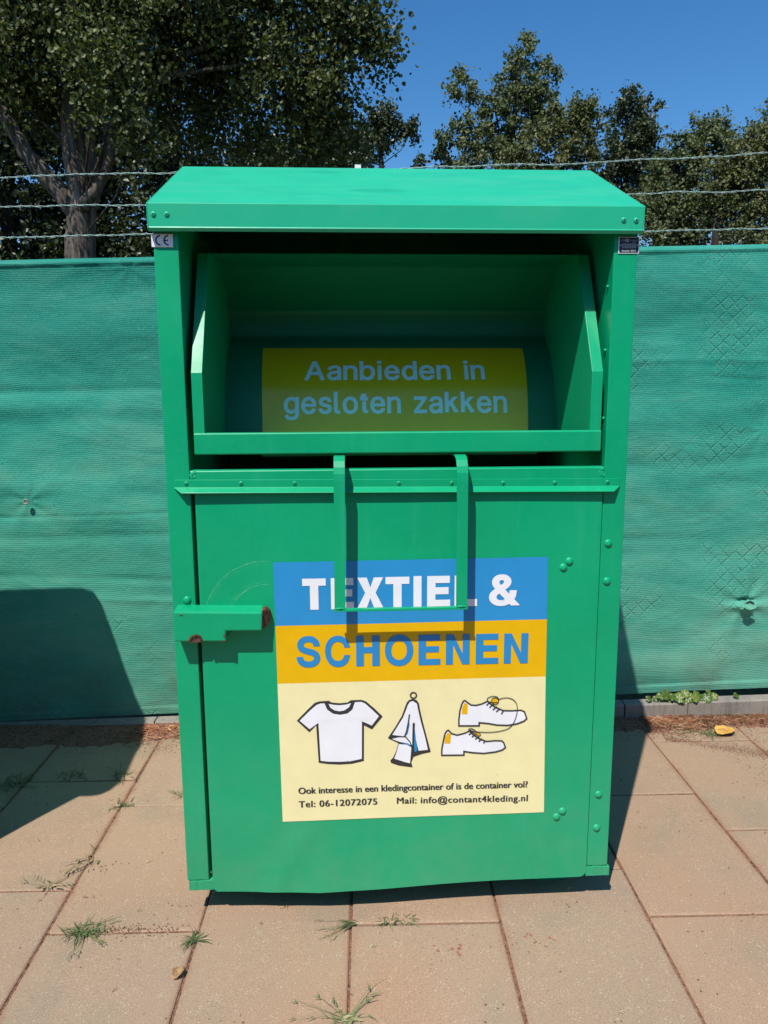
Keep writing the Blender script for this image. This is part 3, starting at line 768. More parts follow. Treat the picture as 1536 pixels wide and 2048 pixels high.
def chip(cx, cz, w, h, y):
    pts = [(cx + w * math.cos(t) * rs.uniform(0.6, 1.1), cz + h * math.sin(t) * rs.uniform(0.6, 1.1)) for t in np.linspace(0, 2 * math.pi, 11)[:-1]]
    mb.loops2d([pts], lambda x, z: (x, y, z))
chip(-0.552, 0.851, 0.0065, 0.0016, yf - 0.0006); mb.build('rust_patch', M_RUST, lock, fix=False); mb = MB(); chip(-0.450, 0.7835, 0.007, 0.0018, yf - 0.0006); mb.build('rust_patch', M_RUST, lock, fix=False); mb = MB(); chip(-0.448, 0.797, 0.0022, 0.006, yf - 0.0006); mb.build('rust_patch', M_RUST, lock, fix=False); mb = MB()
# rusty rim round the padlock cut-out
rim = [(-0.5365, 0.7830), (-0.528, 0.7945), (-0.517, 0.7985), (-0.508, 0.7945), (-0.503, 0.7830), (-0.500, 0.7830), (-0.505, 0.797), (-0.516, 0.802), (-0.530, 0.7975), (-0.541, 0.7840)]
mb.loops2d([rim], lambda x, z: (x, yf - 0.0006, z))
mb.build('rust_patch', M_RUST, lock, fix=False)

# ------------------------------------------------------------------ plates on the uprights
mb = MB(); mb.box(-0.5865, -0.5365, -0.0030, 0.0005, 1.7385, 1.7685)
ce = mb.build('ce_plate', M_ALU, box, bevel=0.0006)
mb = MB(); yl = -0.0034
def arc_ring(cx, cz, R, w, a0, a1, y, n=20):
    ts = np.linspace(math.radians(a0), math.radians(a1), n)
    vs = [(cx + (R - w / 2) * math.cos(t), y, cz + (R - w / 2) * math.sin(t)) for t in ts] + [(cx + (R + w / 2) * math.cos(t), y, cz + (R + w / 2) * math.sin(t)) for t in ts]
    mb.add(vs, [(i, i + 1, n + i + 1, n + i) for i in range(n - 1)])
arc_ring(-0.5655, 1.7535, 0.0104, 0.0034, 92, 268, yl); arc_ring(-0.5465, 1.7535, 0.0104, 0.0034, 92, 268, yl)
mb.add([(-0.5566, yl, 1.7519), (-0.5480, yl, 1.7519), (-0.5480, yl, 1.7551), (-0.5566, yl, 1.7551)], [(0, 1, 2, 3)])
mb.build('lettering', M_BLACKP, ce, fix=False)
for x in (-0.5815, -0.5415):
    rivet('rivet', (x, -0.0028, 1.7535), 0.0022, 0.0012, ce, [M_ALU, M_BLACKP], True, 12)

mb = MB(); mb.box(0.5315, 0.5825, -0.0022, 0.0005, 1.7285, 1.7675)
npl = mb.build('name_plate', M_ALU, box, bevel=0.0005)
mb = MB(); mb.box(0.5335, 0.5805, -0.0026, -0.0021, 1.7305, 1.7655)
mb.build('face', M_BLACKP, npl)

# ------------------------------------------------------------------ lettering helpers
GLYPHS = {'A': [[[-7,-17],[97,-17],[147,125],[333,125],[384,-17],[487,-16],[288,526],[189,526]],[[179,216],[240,397],[269,302],[300,217]]], 'a': [[[155,-26],[209,-20],[234,-10],[259,8],[260,-17],[353,-16],[353,262],[350,293],[337,329],[306,367],[280,383],[243,396],[183,401],[145,396],[112,386],[81,369],[52,344],[42,331],[16,281],[109,253],[123,281],[137,294],[163,309],[186,313],[216,312],[231,307],[248,294],[255,281],[258,267],[256,249],[234,243],[135,230],[94,219],[68,207],[50,194],[28,170],[21,156],[14,127],[14,88],[23,54],[43,22],[72,-3],[87,-11],[120,-22]],[[166,62],[135,68],[115,83],[109,101],[113,124],[123,133],[142,143],[270,167],[258,160],[258,129],[253,111],[244,95],[229,79],[209,68]]], 'n': [[[36,-17],[131,-16],[131,230],[134,255],[141,274],[156,293],[176,306],[195,311],[226,311],[246,304],[263,291],[275,269],[279,248],[279,-16],[375,-16],[373,272],[365,309],[356,330],[334,361],[318,374],[303,384],[269,397],[213,401],[165,389],[129,365],[128,396],[36,396]]], 'b': [[[224,-25],[277,-19],[309,-6],[341,16],[375,56],[396,103],[407,162],[407,215],[394,279],[375,320],[341,361],[305,385],[276,396],[257,400],[209,401],[179,395],[163,388],[131,364],[131,525],[36,526],[36,-17],[128,-17],[130,16],[152,-4],[177,-17]],[[214,64],[182,72],[150,103],[136,137],[130,193],[136,241],[153,279],[181,305],[204,312],[227,313],[246,310],[267,300],[293,271],[306,238],[311,208],[311,170],[305,136],[288,98],[258,72],[236,65]]], 'i': [[[36,-17],[131,-16],[130,396],[36,396]],[[78,426],[105,429],[124,441],[140,463],[144,483],[139,507],[127,524],[106,537],[85,541],[60,537],[43,526],[28,506],[24,486],[28,462],[39,446],[62,429]]], 'e': [[[204,-25],[270,-18],[321,5],[360,42],[376,70],[387,102],[296,125],[283,97],[265,78],[248,69],[225,64],[191,65],[173,70],[152,82],[132,102],[120,126],[116,153],[388,153],[388,201],[380,267],[366,304],[344,339],[317,366],[288,384],[254,396],[209,402],[176,400],[130,387],[106,374],[74,347],[50,316],[30,273],[22,243],[17,197],[18,157],[29,104],[41,75],[67,36],[94,12],[131,-10],[158,-19]],[[287,231],[117,236],[116,239],[124,262],[137,282],[158,301],[178,310],[211,313],[241,307],[270,283],[287,248],[290,231]]], 'd': [[[189,-25],[231,-22],[248,-17],[273,-4],[295,16],[297,-17],[389,-17],[389,526],[294,525],[294,364],[262,388],[246,395],[216,401],[168,400],[149,396],[120,385],[84,361],[51,322],[30,277],[18,219],[18,157],[29,102],[44,67],[65,35],[102,2],[148,-19]],[[199,64],[165,73],[133,104],[119,138],[113,192],[119,240],[136,278],[166,305],[188,312],[212,313],[231,310],[247,303],[272,279],[289,241],[295,189],[289,138],[271,97],[243,72],[221,65]]], 'g': [[[200,-168],[234,-167],[274,-160],[319,-142],[341,-126],[360,-105],[373,-85],[382,-63],[389,-23],[389,396],[297,396],[296,362],[268,384],[243,395],[208,401],[173,400],[148,395],[120,384],[84,360],[51,322],[30,278],[18,222],[17,181],[22,134],[30,105],[42,78],[71,38],[103,12],[127,0],[177,-12],[231,-10],[261,0],[294,24],[293,-25],[288,-41],[271,-63],[245,-76],[221,-80],[190,-80],[169,-76],[141,-61],[106,-20],[26,-64],[58,-110],[97,-142],[144,-161]],[[200,76],[166,83],[136,108],[119,144],[113,196],[119,241],[135,277],[156,298],[168,305],[187,311],[210,312],[245,304],[275,276],[289,244],[295,210],[295,184],[289,141],[271,105],[244,83],[218,76]]], 's': [[[176,-25],[207,-24],[248,-16],[269,-8],[300,10],[327,37],[335,50],[348,91],[347,129],[342,147],[332,167],[303,197],[259,219],[151,247],[137,255],[128,267],[126,280],[131,293],[145,306],[173,315],[203,315],[223,309],[240,294],[258,258],[347,278],[329,325],[298,365],[260,389],[209,401],[165,401],[125,393],[91,378],[64,357],[43,328],[35,309],[31,292],[31,257],[37,232],[47,212],[73,185],[119,161],[219,136],[237,128],[247,118],[250,110],[248,89],[231,74],[212,66],[164,64],[144,69],[123,84],[114,99],[105,126],[14,106],[37,43],[47,29],[74,4],[123,-18]]], 'l': [[[132,-19],[168,-17],[199,-11],[201,-8],[184,72],[141,70],[135,73],[132,81],[131,525],[36,526],[37,62],[48,28],[63,7],[96,-13]]], 'o': [[[200,-25],[239,-23],[283,-11],[318,9],[347,35],[372,72],[384,99],[393,132],[398,179],[397,217],[385,274],[374,300],[349,338],[327,361],[285,387],[258,396],[210,402],[178,400],[131,387],[104,372],[67,339],[52,319],[31,276],[22,244],[17,197],[18,157],[29,105],[42,74],[69,34],[105,4],[133,-11],[156,-19]],[[196,64],[177,68],[158,78],[131,108],[116,152],[114,208],[119,237],[129,263],[137,277],[157,298],[186,311],[225,312],[243,307],[259,298],[285,266],[297,232],[302,201],[302,173],[296,138],[278,98],[258,78],[239,68]]], 'z': [[[25,-17],[356,-16],[355,73],[158,74],[349,324],[349,396],[31,396],[31,306],[222,306],[26,54]]], 't': [[[20,385],[20,302],[72,302],[72,100],[82,38],[112,2],[170,-10],[222,0],[220,82],[196,76],[180,86],[174,110],[174,302],[222,302],[222,385],[174,385],[174,470],[72,478]]], 'k': [[[132,0],[132,140],[162,172],[262,0],[380,0],[232,243],[368,385],[242,385],[132,262],[132,509],[30,509],[30,0]]], 'S': [[[212,-35],[255,-34],[310,-23],[335,-13],[376,13],[397,34],[421,72],[433,113],[435,138],[431,177],[419,208],[399,237],[375,258],[350,274],[308,293],[215,319],[175,334],[150,351],[143,363],[142,384],[146,397],[156,410],[185,427],[222,432],[261,428],[292,412],[309,389],[316,352],[430,353],[425,402],[419,425],[399,464],[382,483],[348,510],[313,527],[279,537],[227,542],[175,537],[148,530],[106,511],[80,492],[54,464],[33,422],[26,379],[28,345],[36,317],[49,293],[70,268],[90,252],[145,224],[275,185],[304,169],[315,158],[319,147],[319,131],[314,116],[300,99],[276,84],[244,76],[206,76],[172,84],[146,103],[135,119],[125,162],[9,162],[15,111],[23,83],[42,46],[66,18],[95,-4],[135,-22],[165,-30]]], 'C': [[[260,-33],[310,-30],[348,-21],[387,-4],[419,17],[448,46],[470,77],[488,115],[506,185],[390,186],[373,139],[353,111],[334,96],[309,85],[278,79],[232,83],[205,94],[187,106],[157,140],[140,176],[130,226],[130,283],[134,310],[147,351],[160,374],[185,401],[206,415],[230,425],[251,429],[283,429],[305,425],[326,417],[350,401],[363,387],[372,373],[391,322],[506,323],[488,394],[478,416],[454,455],[431,480],[388,512],[352,528],[307,539],[280,541],[229,539],[167,522],[116,491],[83,461],[49,411],[33,375],[21,332],[14,265],[16,210],[30,143],[48,100],[84,47],[119,15],[166,-13],[201,-25]]], 'O': [[[260,-33],[309,-30],[366,-14],[418,17],[450,48],[481,93],[501,137],[512,178],[519,249],[517,298],[502,369],[485,409],[450,461],[421,489],[367,522],[336,533],[282,541],[229,539],[170,523],[134,504],[84,462],[48,409],[32,372],[21,332],[14,264],[16,210],[31,140],[51,95],[85,46],[133,5],[166,-13],[201,-25]],[[258,79],[232,83],[198,98],[159,137],[148,156],[134,199],[129,260],[133,304],[140,333],[149,355],[169,386],[185,401],[214,419],[230,425],[268,430],[304,425],[334,412],[348,402],[374,373],[393,334],[399,311],[404,246],[400,204],[394,179],[384,154],[363,122],[342,102],[317,88],[288,80]]], '&': [[[188,-33],[236,-30],[271,-21],[314,-2],[325,6],[352,-26],[492,-25],[398,89],[415,119],[427,155],[435,250],[325,250],[322,205],[318,187],[257,261],[308,305],[333,339],[348,382],[350,406],[346,437],[339,458],[322,486],[297,510],[261,530],[218,539],[162,536],[122,522],[95,503],[68,472],[53,434],[49,401],[52,368],[64,332],[98,280],[57,244],[32,215],[16,184],[8,142],[9,111],[21,68],[39,38],[62,13],[92,-8],[120,-21],[150,-29]],[[193,72],[169,75],[149,84],[132,100],[125,115],[124,141],[132,161],[167,194],[254,92],[242,83],[218,75]],[[188,346],[166,381],[164,410],[171,423],[183,431],[201,435],[219,432],[233,419],[235,396],[224,377]]]}
def glyph_loops(ch):
    ls = [[(x / 1000, y / 1000) for x, y in l] for l in GLYPHS[ch]]
    def area(l): return sum(l[i][0] * l[(i + 1) % len(l)][1] - l[(i + 1) % len(l)][0] * l[i][1] for i in range(len(l))) / 2
    groups = []
    outs = [l for l in ls if area(l) > 0]; holes = [l for l in ls if area(l) < 0]
    for o in outs:
        xa, xb = min(p[0] for p in o), max(p[0] for p in o); ya, yb2 = min(p[1] for p in o), max(p[1] for p in o)
        hs = [h for h in holes if xa < h[0][0] < xb and ya < h[0][1] < yb2]
        groups.append([o] + hs)
    return groups
def bbox(groups):
    P = [p for g in groups for l in g for p in l]
    return min(p[0] for p in P), max(p[0] for p in P), min(p[1] for p in P), max(p[1] for p in P)

def block(ch, w, h, s, b):
    """heavy straight-sided capitals: w, h size; s stem width; b bar height"""
    if ch == 'T': return [[(0, h), (0, h - b), ((w - s) / 2, h - b), ((w - s) / 2, 0), ((w + s) / 2, 0), ((w + s) / 2, h - b), (w, h - b), (w, h)]]
    if ch == 'I': return [[(0, 0), (w, 0), (w, h), (0, h)]]
    if ch == 'L': return [[(0, 0), (w, 0), (w, b), (s, b), (s, h), (0, h)]]
    if ch == 'E':
        m = h * 0.52
        return [[(0, 0), (w, 0), (w, b), (s, b), (s, m - b / 2), (w * 0.93, m - b / 2), (w * 0.93, m + b / 2), (s, m + b / 2), (s, h - b), (w * 0.98, h - b), (w * 0.98, h), (0, h)]]
    if ch == 'H': 
        m = h * 0.53
        return [[(0, 0), (s, 0), (s, m - b / 2), (w - s, m - b / 2), (w - s, 0), (w, 0), (w, h), (w - s, h), (w - s, m + b / 2), (s, m + b / 2), (s, h), (0, h)]]
    if ch == 'N': return [[(0, 0), (s * 0.95, 0), (s * 0.95, h * 0.66), (w - s, 0), (w, 0), (w, h), (w - s * 0.95, h), (w - s * 0.95, h * 0.36), (s, h), (0, h)]]
    if ch == 'X':
        k = s * 1.12; q = w / 2
        return [[(0, 0), (k, 0), (q, h * 0.34), (w - k, 0), (w, 0), (q + k * 0.56, h * 0.51), (w - k * 0.05, h), (w - k * 1.05, h), (q, h * 0.685), (k * 1.05, h), (k * 0.05, h), (q - k * 0.56, h * 0.51)]]

def on_door(lift): return lambda x, z: (x, door_y(x, z) - lift, z)
def put_glyphs(mb, groups, fn, mi=0):
    for g in groups: mb.loops2d(g, fn, mi)

# poster -----------------------------------------------------------------------
def quad_grid(mb, tl, tr, br, bl, fn, mi, nx=24, nz=8):
    vs = []
    for j in range(nz + 1):
        t = j / nz
        for i in range(nx + 1):
            s_ = i / nx
            x = (tl[0] * (1 - s_) + tr[0] * s_) * (1 - t) + (bl[0] * (1 - s_) + br[0] * s_) * t
            z = (tl[1] * (1 - s_) + tr[1] * s_) * (1 - t) + (bl[1] * (1 - s_) + br[1] * s_) * t
            vs.append(fn(x, z))
    mb.add(vs, [(j * (nx + 1) + i, (j + 1) * (nx + 1) + i, (j + 1) * (nx + 1) + i + 1, j * (nx + 1) + i + 1) for j in range(nz) for i in range(nx)], mi)
mb = MB(); fp = on_door(0.0012)
quad_grid(mb, (-0.325, 0.973), (0.382, 0.977), (0.3845, 0.809), (-0.3235, 0.805), fp, 0)
quad_grid(mb, (-0.3235, 0.805), (0.3845, 0.809), (0.3862, 0.651), (-0.3225, 0.648), fp, 1)
quad_grid(mb, (-0.3225, 0.648), (0.3862, 0.651), (0.3935, 0.259), (-0.3195, 0.256), fp, 2, 24, 20)
poster = mb.build('poster', [M_BLUE, M_YELLOW, M_CREAM], box, smooth=True, fix=False)
tl = on_door(0.0022)
mb = MB()
def shift(g, x, z): return [[(p[0] + x, p[1] + z) for p in l] for l in g]
for ch, x0, x1, z0 in (('T', -0.2521, -0.1921, 0.8469), ('E', -0.1793, -0.1204, 0.8473), ('X', -0.1124, -0.0437, 0.8474), ('T', -0.039, 0.0227, 0.8479), ('I', 0.0332, 0.0541, 0.8491), ('E', 0.0686, 0.1285, 0.8485), ('L', 0.1398, 0.1989, 0.8488)):
    mb.loops2d(shift(block(ch, x1 - x0, 0.0825, 0.0215, 0.0190), x0, z0), tl)
gg = glyph_loops('&'); a0, a1, c0, c1 = bbox(gg)
put_glyphs(mb, [[[(0.230 + (p[0] - a0) / (a1 - a0) * 0.082, 0.8475 + (p[1] - c0) / (c1 - c0) * 0.085) for p in l] for l in g] for g in gg], tl)
mb.build('headline_lettering', M_WHITE, poster, fix=False)
mb = MB()
for ch, x0, x1 in (('S', -0.2714, -0.2098), ('C', -0.1972, -0.1319), ('H', -0.1164, -0.0547), ('O', -0.0416, 0.0331), ('E', 0.0465, 0.1046), ('N', 0.1185, 0.1817), ('E', 0.1977, 0.2582), ('N', 0.2722, 0.3365)):
    z0 = 0.6925 - 0.003 * (x0 + 0.27) / 0.6; h = 0.0828
    if ch in 'SCO':
        gg = glyph_loops(ch); a0, a1, c0, c1 = bbox(gg)
        put_glyphs(mb, [[[(x0 + (p[0] - a0) / (a1 - a0) * (x1 - x0), z0 - 0.0015 + (p[1] - c0) / (c1 - c0) * (h + 0.003)) for p in l] for l in g] for g in gg], tl)
    else: mb.loops2d(shift(block(ch, x1 - x0, h, 0.0200, 0.0165), x0, z0), tl)
mb.build('headline_lettering', M_PBLUE, poster, fix=False)

def text_mesh(body, bold, tracking=1.0):
    cu = bpy.data.curves.new('tmp', 'FONT'); cu.body = body; cu.offset = bold; cu.space_character = tracking; cu.resolution_u = 4
    ob = bpy.data.objects.new('tmp', cu); C.objects.link(ob)
    dg = bpy.context.evaluated_depsgraph_get(); me = bpy.data.meshes.new_from_object(ob.evaluated_get(dg))
    V = [(v.co.x, v.co.y) for v in me.vertices]; F = [tuple(p.vertices) for p in me.polygons]
    bpy.data.objects.remove(ob); bpy.data.curves.remove(cu); bpy.data.meshes.remove(me)
    return V, F
def put_text(mb, body, x0, x1, zb0, zb1, cap, fn, bold=0.012, tracking=1.0, mi=0, capref=None):
    V, F = text_mesh(body, 0.0, tracking); a0 = min(v[0] for v in V); a1 = max(v[0] for v in V)
    ch = capref or 0.70
    for dx, lift in ((-bold, 0.0), (0.0, 0.00012), (bold, 0.00024)) if bold else ((0.0, 0.0),):
        vs = []
        for x, y in V:
            t = (x - a0) / (a1 - a0); q_ = fn(x0 + t * (x1 - x0) + dx, zb0 + t * (zb1 - zb0) + y / ch * cap)
            vs.append((q_[0], q_[1] - lift, q_[2]))
        mb.add(vs, F, mi)
mb = MB()
put_text(mb, 'Ook interesse in een kledingcontainer of is de container vol?', -0.2746, 0.3457, 0.3360, 0.3350, 0.0185, tl, 0.00085)
put_text(mb, 'Tel: 06-12072075', -0.2745, -0.0645, 0.2968, 0.2977, 0.0185, tl, 0.00085, 1.08)
put_text(mb, 'Mail: info@contant4kleding.nl', -0.0101, 0.3468, 0.2980, 0.2945, 0.0185, tl, 0.00085, 1.08)
mb.build('contact_lettering', M_INK, poster, fix=False)

# the little drawings: coordinates in a 1000-wide frame across the poster
def pz_(x, y):        # drawing frame -> poster plane (metres)
    t = (x - 40) / 1440.0; k = y / 740.0
    return (-0.3426 - 0.0122 * k + x * (0.00049 + 0.000015 * k), (1 - t) * (0.648 - (y - 47) * 0.000526) + t * (0.651 - (y - 10) * 0.000537))
def outline(mb, pts, w, fn, mi, closed=True):
    P = [Vector((*pz_(*p), 0)) for p in pts]; n = len(P); A = []; B = []
    for i in range(n):
        p0, p1, p2 = (P[(i - 1) % n], P[i], P[(i + 1) % n]) if closed else (P[max(i - 1, 0)], P[i], P[min(i + 1, n - 1)])
        d1 = (p1 - p0).normalized() if (p1 - p0).length > 0 else (p2 - p1).normalized(); d2 = (p2 - p1).normalized() if (p2 - p1).length > 0 else d1
        n1 = Vector((-d1.y, d1.x, 0)); n2 = Vector((-d2.y, d2.x, 0)); m_ = n1 + n2; k = w / 2 / max(0.55, 1 + n1.dot(n2)) * 1.0
        A.append(p1 + m_ * k); B.append(p1 - m_ * k)
    k = n if closed else n - 1
    vs = [fn(p.x, p.y) for p in A] + [fn(p.x, p.y) for p in B]
    mb.add(vs, [(i, (i + 1) % n, n + (i + 1) % n, n + i) for i in range(k)], mi)
def fill(mb, pts, fn, mi): mb.loops2d([[pz_(*p) for p in pts]], fn, mi)
def smooth(pts, closed=True, k=4):
    out = []; n = len(pts)
    for i in range(n if closed else n - 1):
        p0, p1, p2, p3 = (pts[(i - 1) % n], pts[i], pts[(i + 1) % n], pts[(i + 2) % n]) if closed else (pts[max(i - 1, 0)], pts[i], pts[i + 1], pts[min(i + 2, n - 1)])
        for j in range(k):
            t = j / k
            out.append(tuple(0.5 * (2 * p1[a] + (p2[a] - p0[a]) * t + (2 * p0[a] - 5 * p1[a] + 4 * p2[a] - p3[a]) * t * t + (3 * p1[a] - p0[a] - 3 * p2[a] + p3[a]) * t ** 3) for a in (0, 1)))
    if not closed: out.append(pts[-1])
    return out
L1, L2, L3, L4 = on_door(0.0019), on_door(0.0024), on_door(0.0028), on_door(0.0032)
mb = MB()
fill(mb, [(145, 241), (205, 180), (240, 147), (265, 139), (315, 136), (330, 145), (372, 149), (415, 145), (432, 133), (490, 131), (515, 140), (560, 178), (603, 219), (546, 288), (503, 266), (503, 458), (440, 473), (375, 477), (310, 474), (262, 467), (248, 266), (212, 303)], L1, 0)
fill(mb, [(160, 241), (215, 187), (249, 158), (270, 150), (292, 149), (306, 182), (338, 204), (375, 210), (415, 203), (441, 182), (454, 143), (488, 141), (509, 150), (550, 186), (583, 217), (545, 267), (492, 244), (492, 446), (430, 459), (375, 462), (315, 461), (272, 456), (260, 252), (213, 286)], L2, 1)
fill(mb, [(314, 152), (342, 157), (372, 159), (405, 156), (434, 148), (421, 171), (397, 187), (372, 191), (345, 186), (323, 172)], L2, 1)
mb.build('shirt_picture', [M_INK, M_WHITE], poster, fix=False)
mb = MB()
fill(mb, [(766, 126), (745, 131), (732, 145), (722, 172), (706, 216), (668, 280), (631, 335), (688, 362), (676, 405), (660, 440), (645, 455), (649, 469), (690, 483), (765, 493), (758, 465), (770, 436), (815, 420), (863, 410), (843, 335), (820, 250), (803, 180), (798, 150), (785, 132)], L1, 0)
fill(mb, [(766, 137), (749, 141), (738, 158), (728, 186), (712, 225), (655, 317), (720, 325), (743, 348), (762, 372), (764, 255), (772, 250), (778, 320), (789, 372), (797, 402), (847, 397), (832, 330), (808, 245), (793, 182), (787, 151)], L2, 1)
fill(mb, [(646, 336), (690, 325), (728, 327), (750, 354), (757, 373), (735, 362), (690, 353)], L2, 1)
fill(mb, [(690, 366), (735, 370), (758, 384), (751, 470), (725, 464), (666, 445), (680, 405)], L2, 1)
fill(mb, [(774, 268), (781, 330), (787, 372), (789, 402), (774, 411), (771, 350)], L3, 2)
fill(mb, [(745, 235), (748, 265), (738, 310), (728, 322), (733, 290)], L3, 2)
fill(mb, [(700, 356), (740, 362), (757, 378), (735, 370)], L3, 2)
outline(mb, [(747, 207), (741, 250), (731, 300), (721, 325)], 0.0036, L4, 0, False)
outline(mb, [(773, 254), (770, 310), (768, 370), (772, 412)], 0.0036, L4, 0, False)
outline(mb, [(640, 336), (690, 325), (726, 326), (750, 354), (760, 382)], 0.0030, L4, 0, False)
outline(mb, [(768 + 16 * math.cos(t), 107 + 15 * math.sin(t)) for t in np.linspace(0, 2 * math.pi, 25)[:-1]], 0.0038, L2, 0)
mb.build('cloth_picture', [M_INK, M_WHITE, M_PBLUE], poster, fix=False)
def shoe(pts, heel, laces, loops_):
    mb = MB(); sp = pts
    fill(mb, sp, L1, 1); fill(mb, heel, L2, 2); outline(mb, sp, 0.0040, L3, 0)
    for a_, b_ in laces: outline(mb, [a_, ((a_[0] + b_[0]) / 2, (a_[1] + b_[1]) / 2), b_], 0.0034, L4, 0, False)
    for pl, fl in loops_:
        if fl: fill(mb, smooth(pl), L2, 2); outline(mb, smooth(pl), 0.0019, L4, 0)
        else: outline(mb, smooth(pl, False), 0.0021, L4, 0, False)
    mb.build('shoe_picture', [M_INK, M_WHITE, M_YELLOW], poster, fix=False)
shoe([(1014, 268), (1014, 235), (1019, 190), (1030, 152), (1038, 138), (1046, 134), (1062, 146), (1080, 158), (1108, 160), (1140, 152), (1170, 138), (1182, 150), (1212, 170), (1255, 188), (1300, 189), (1352, 186), (1371, 194), (1384, 230), (1368, 244), (1330, 258), (1280, 266), (1220, 264), (1175, 256), (1124, 251), (1124, 268)],
     [(1029, 206), (1031, 175), (1044, 145), (1062, 155), (1060, 207)],
     [((1163, 160), (1185, 140)), ((1180, 172), (1202, 153)), ((1198, 184), (1220, 166)), ((1216, 194), (1238, 177)), ((1245, 206), (1256, 188))],
     [([(1190, 135), (1200, 122), (1222, 124), (1229, 142), (1215, 155), (1200, 150)], True),
      ([(1225, 145), (1200, 145), (1172, 138), (1170, 122), (1195, 112), (1222, 116), (1232, 132)], False),
      ([(1228, 130), (1250, 122), (1285, 121), (1314, 134), (1330, 160), (1330, 200), (1316, 245), (1288, 280), (1240, 296), (1190, 302), (1145, 302), (1100, 298), (1072, 290)], False)])
shoe([(922, 426), (922, 396), (931, 345), (940, 308), (950, 294), (958, 292), (975, 310), (1005, 318), (1045, 308), (1072, 296), (1092, 316), (1130, 340), (1165, 352), (1210, 348), (1248, 349), (1259, 360), (1268, 384), (1252, 397), (1215, 408), (1150, 416), (1090, 412), (1042, 405), (1042, 425)],
     [(936, 362), (940, 330), (954, 303), (972, 314), (968, 363)],
     [((1068, 316), (1090, 300)), ((1085, 328), (1106, 312)), ((1103, 340), (1124, 324)), ((1122, 352), (1140, 336)), ((1148, 362), (1158, 346))],
     [([(1105, 305), (1122, 304), (1132, 316), (1120, 322)], True), ([(1100, 308), (1080, 296), (1066, 288), (1080, 282), (1098, 290), (1112, 304)], False)])

# sticker on the drum ----------------------------------------------------------
def curved(mb2d_faces, fn, cuts):
    """faces: list of (verts2d, faces); slice at the drum's facets so the film hugs the curve"""
    bm = bmesh.new()
    for V, F in mb2d_faces:
        vs = [bm.verts.new((x, y, 0)) for x, y in V]
        for f in F:
            try: bm.faces.new([vs[i] for i in f])
            except ValueError: pass
    for c in cuts:
        bmesh.ops.bisect_plane(bm, geom=bm.verts[:] + bm.edges[:] + bm.faces[:], plane_co=(0, c, 0), plane_no=(0, 1, 0))
    bm.verts.ensure_lookup_table(); bm.verts.index_update()
    V = [fn(v.co.x, v.co.y) for v in bm.verts]; F = [tuple(v.index for v in f.verts) for f in bm.faces]
    bm.free(); return V, F
cuts = [a_ for a_ in arc[1:-1]]
mb = MB()
V, F = curved([([(-0.374, 0.012), (0.3945, 0.012), (0.4005, 0.316), (-0.380, 0.319)], [(0, 1, 2, 3)])], lambda x, s_: drum_pt(x, s_, 0.0008), cuts)
mb.add(V, F); stk = mb.build('flap_sticker', M_DYELLOW, box, smooth=True, fix=False)
def lay(text, x0, x1, base, cap):
    """heavy sans line: glyph boxes set side by side"""
    pen = 0; items = []
    for ch in text:
        if ch == ' ': pen += 0.27; continue
        g = glyph_loops(ch); a0, a1, c0, c1 = bbox(g); items.append((g, pen - a0)); pen += (a1 - a0) + 0.050
    tot = pen - 0.050; sx_ = (x1 - x0) / tot; sy_ = cap / 0.509; out = []
    for g, px_ in items:
        for loops in g:
            P = [[(x0 + (p[0] + px_) * sx_, base + p[1] * sy_) for p in l] for l in loops]
            tri = tessellate_polygon([[Vector((p[0], p[1], 0)) for p in l] for l in P])
            out.append(([p for l in P for p in l], [tuple(t) for t in tri]))
    return out
mb = MB()
V, F = curved(lay('Aanbieden in', -0.2555, 0.2750, 0.198, 0.062) + lay('gesloten zakken', -0.314, 0.335, 0.096, 0.062), lambda x, s_: drum_pt(x, s_, 0.0015), cuts)
mb.add(V, F); mb.build('lettering', M_DWHITE, stk, smooth=True, fix=False)

# name plate print
mb = MB(); fn = lambda x, z: (x, -0.0030, z)
put_text(mb, 'JO', 0.5375, 0.5455, 1.7575, 1.7575, 0.0042, fn, 0.0)
put_text(mb, 'Baujahr 2012', 0.5400, 0.5740, 1.7328, 1.7328, 0.0042, fn, 0.0002)
mb.loops2d([[(0.5468, 1.7560), (0.5565, 1.7560), (0.5565, 1.7630), (0.5468, 1.7630)], [(0.5476, 1.7580), (0.5476, 1.7622), (0.5557, 1.7622), (0.5557, 1.7580)]], fn)
for i in range(3): mb.loops2d([[(0.5484 + i * 0.0025, 1.7586), (0.5500 + i * 0.0025, 1.7586), (0.5500 + i * 0.0025, 1.7616), (0.5484 + i * 0.0025, 1.7616)]], fn)
for i in range(16):
    x = 0.5405 + i * 0.0021; w = 0.0007 + 0.0006 * ((i * 7) % 3 == 0)
    mb.loops2d([[(x, 1.7405), (x + w, 1.7405), (x + w, 1.7520), (x, 1.7520)]], fn)
mb.loops2d([[(0.5590, 1.7590), (0.5770, 1.7590), (0.5770, 1.7598), (0.5590, 1.7598)]], fn); mb.loops2d([[(0.5650, 1.7550), (0.5740, 1.7550), (0.5740, 1.7560), (0.5650, 1.7560)]], fn)
for xx in (0.5372, 0.5768):
    outl = [(xx + 0.0022 * math.cos(t), 1.7475 + 0.0022 * math.sin(t)) for t in np.linspace(0, 2 * math.pi, 13)[:-1]]
    inn = [(xx + 0.0012 * math.cos(t), 1.7475 + 0.0012 * math.sin(t)) for t in np.linspace(0, 2 * math.pi, 13)[:-1]]
    mb.loops2d([outl, inn[::-1]], fn)
mb.build('lettering', M_PALE, npl, fix=False)

# the bank measures 1.146 m across its front and stands on the slabs on its two feet
box.location = (-0.0023, 0.4590, 0.0246); box.scale = (0.9824,) * 3
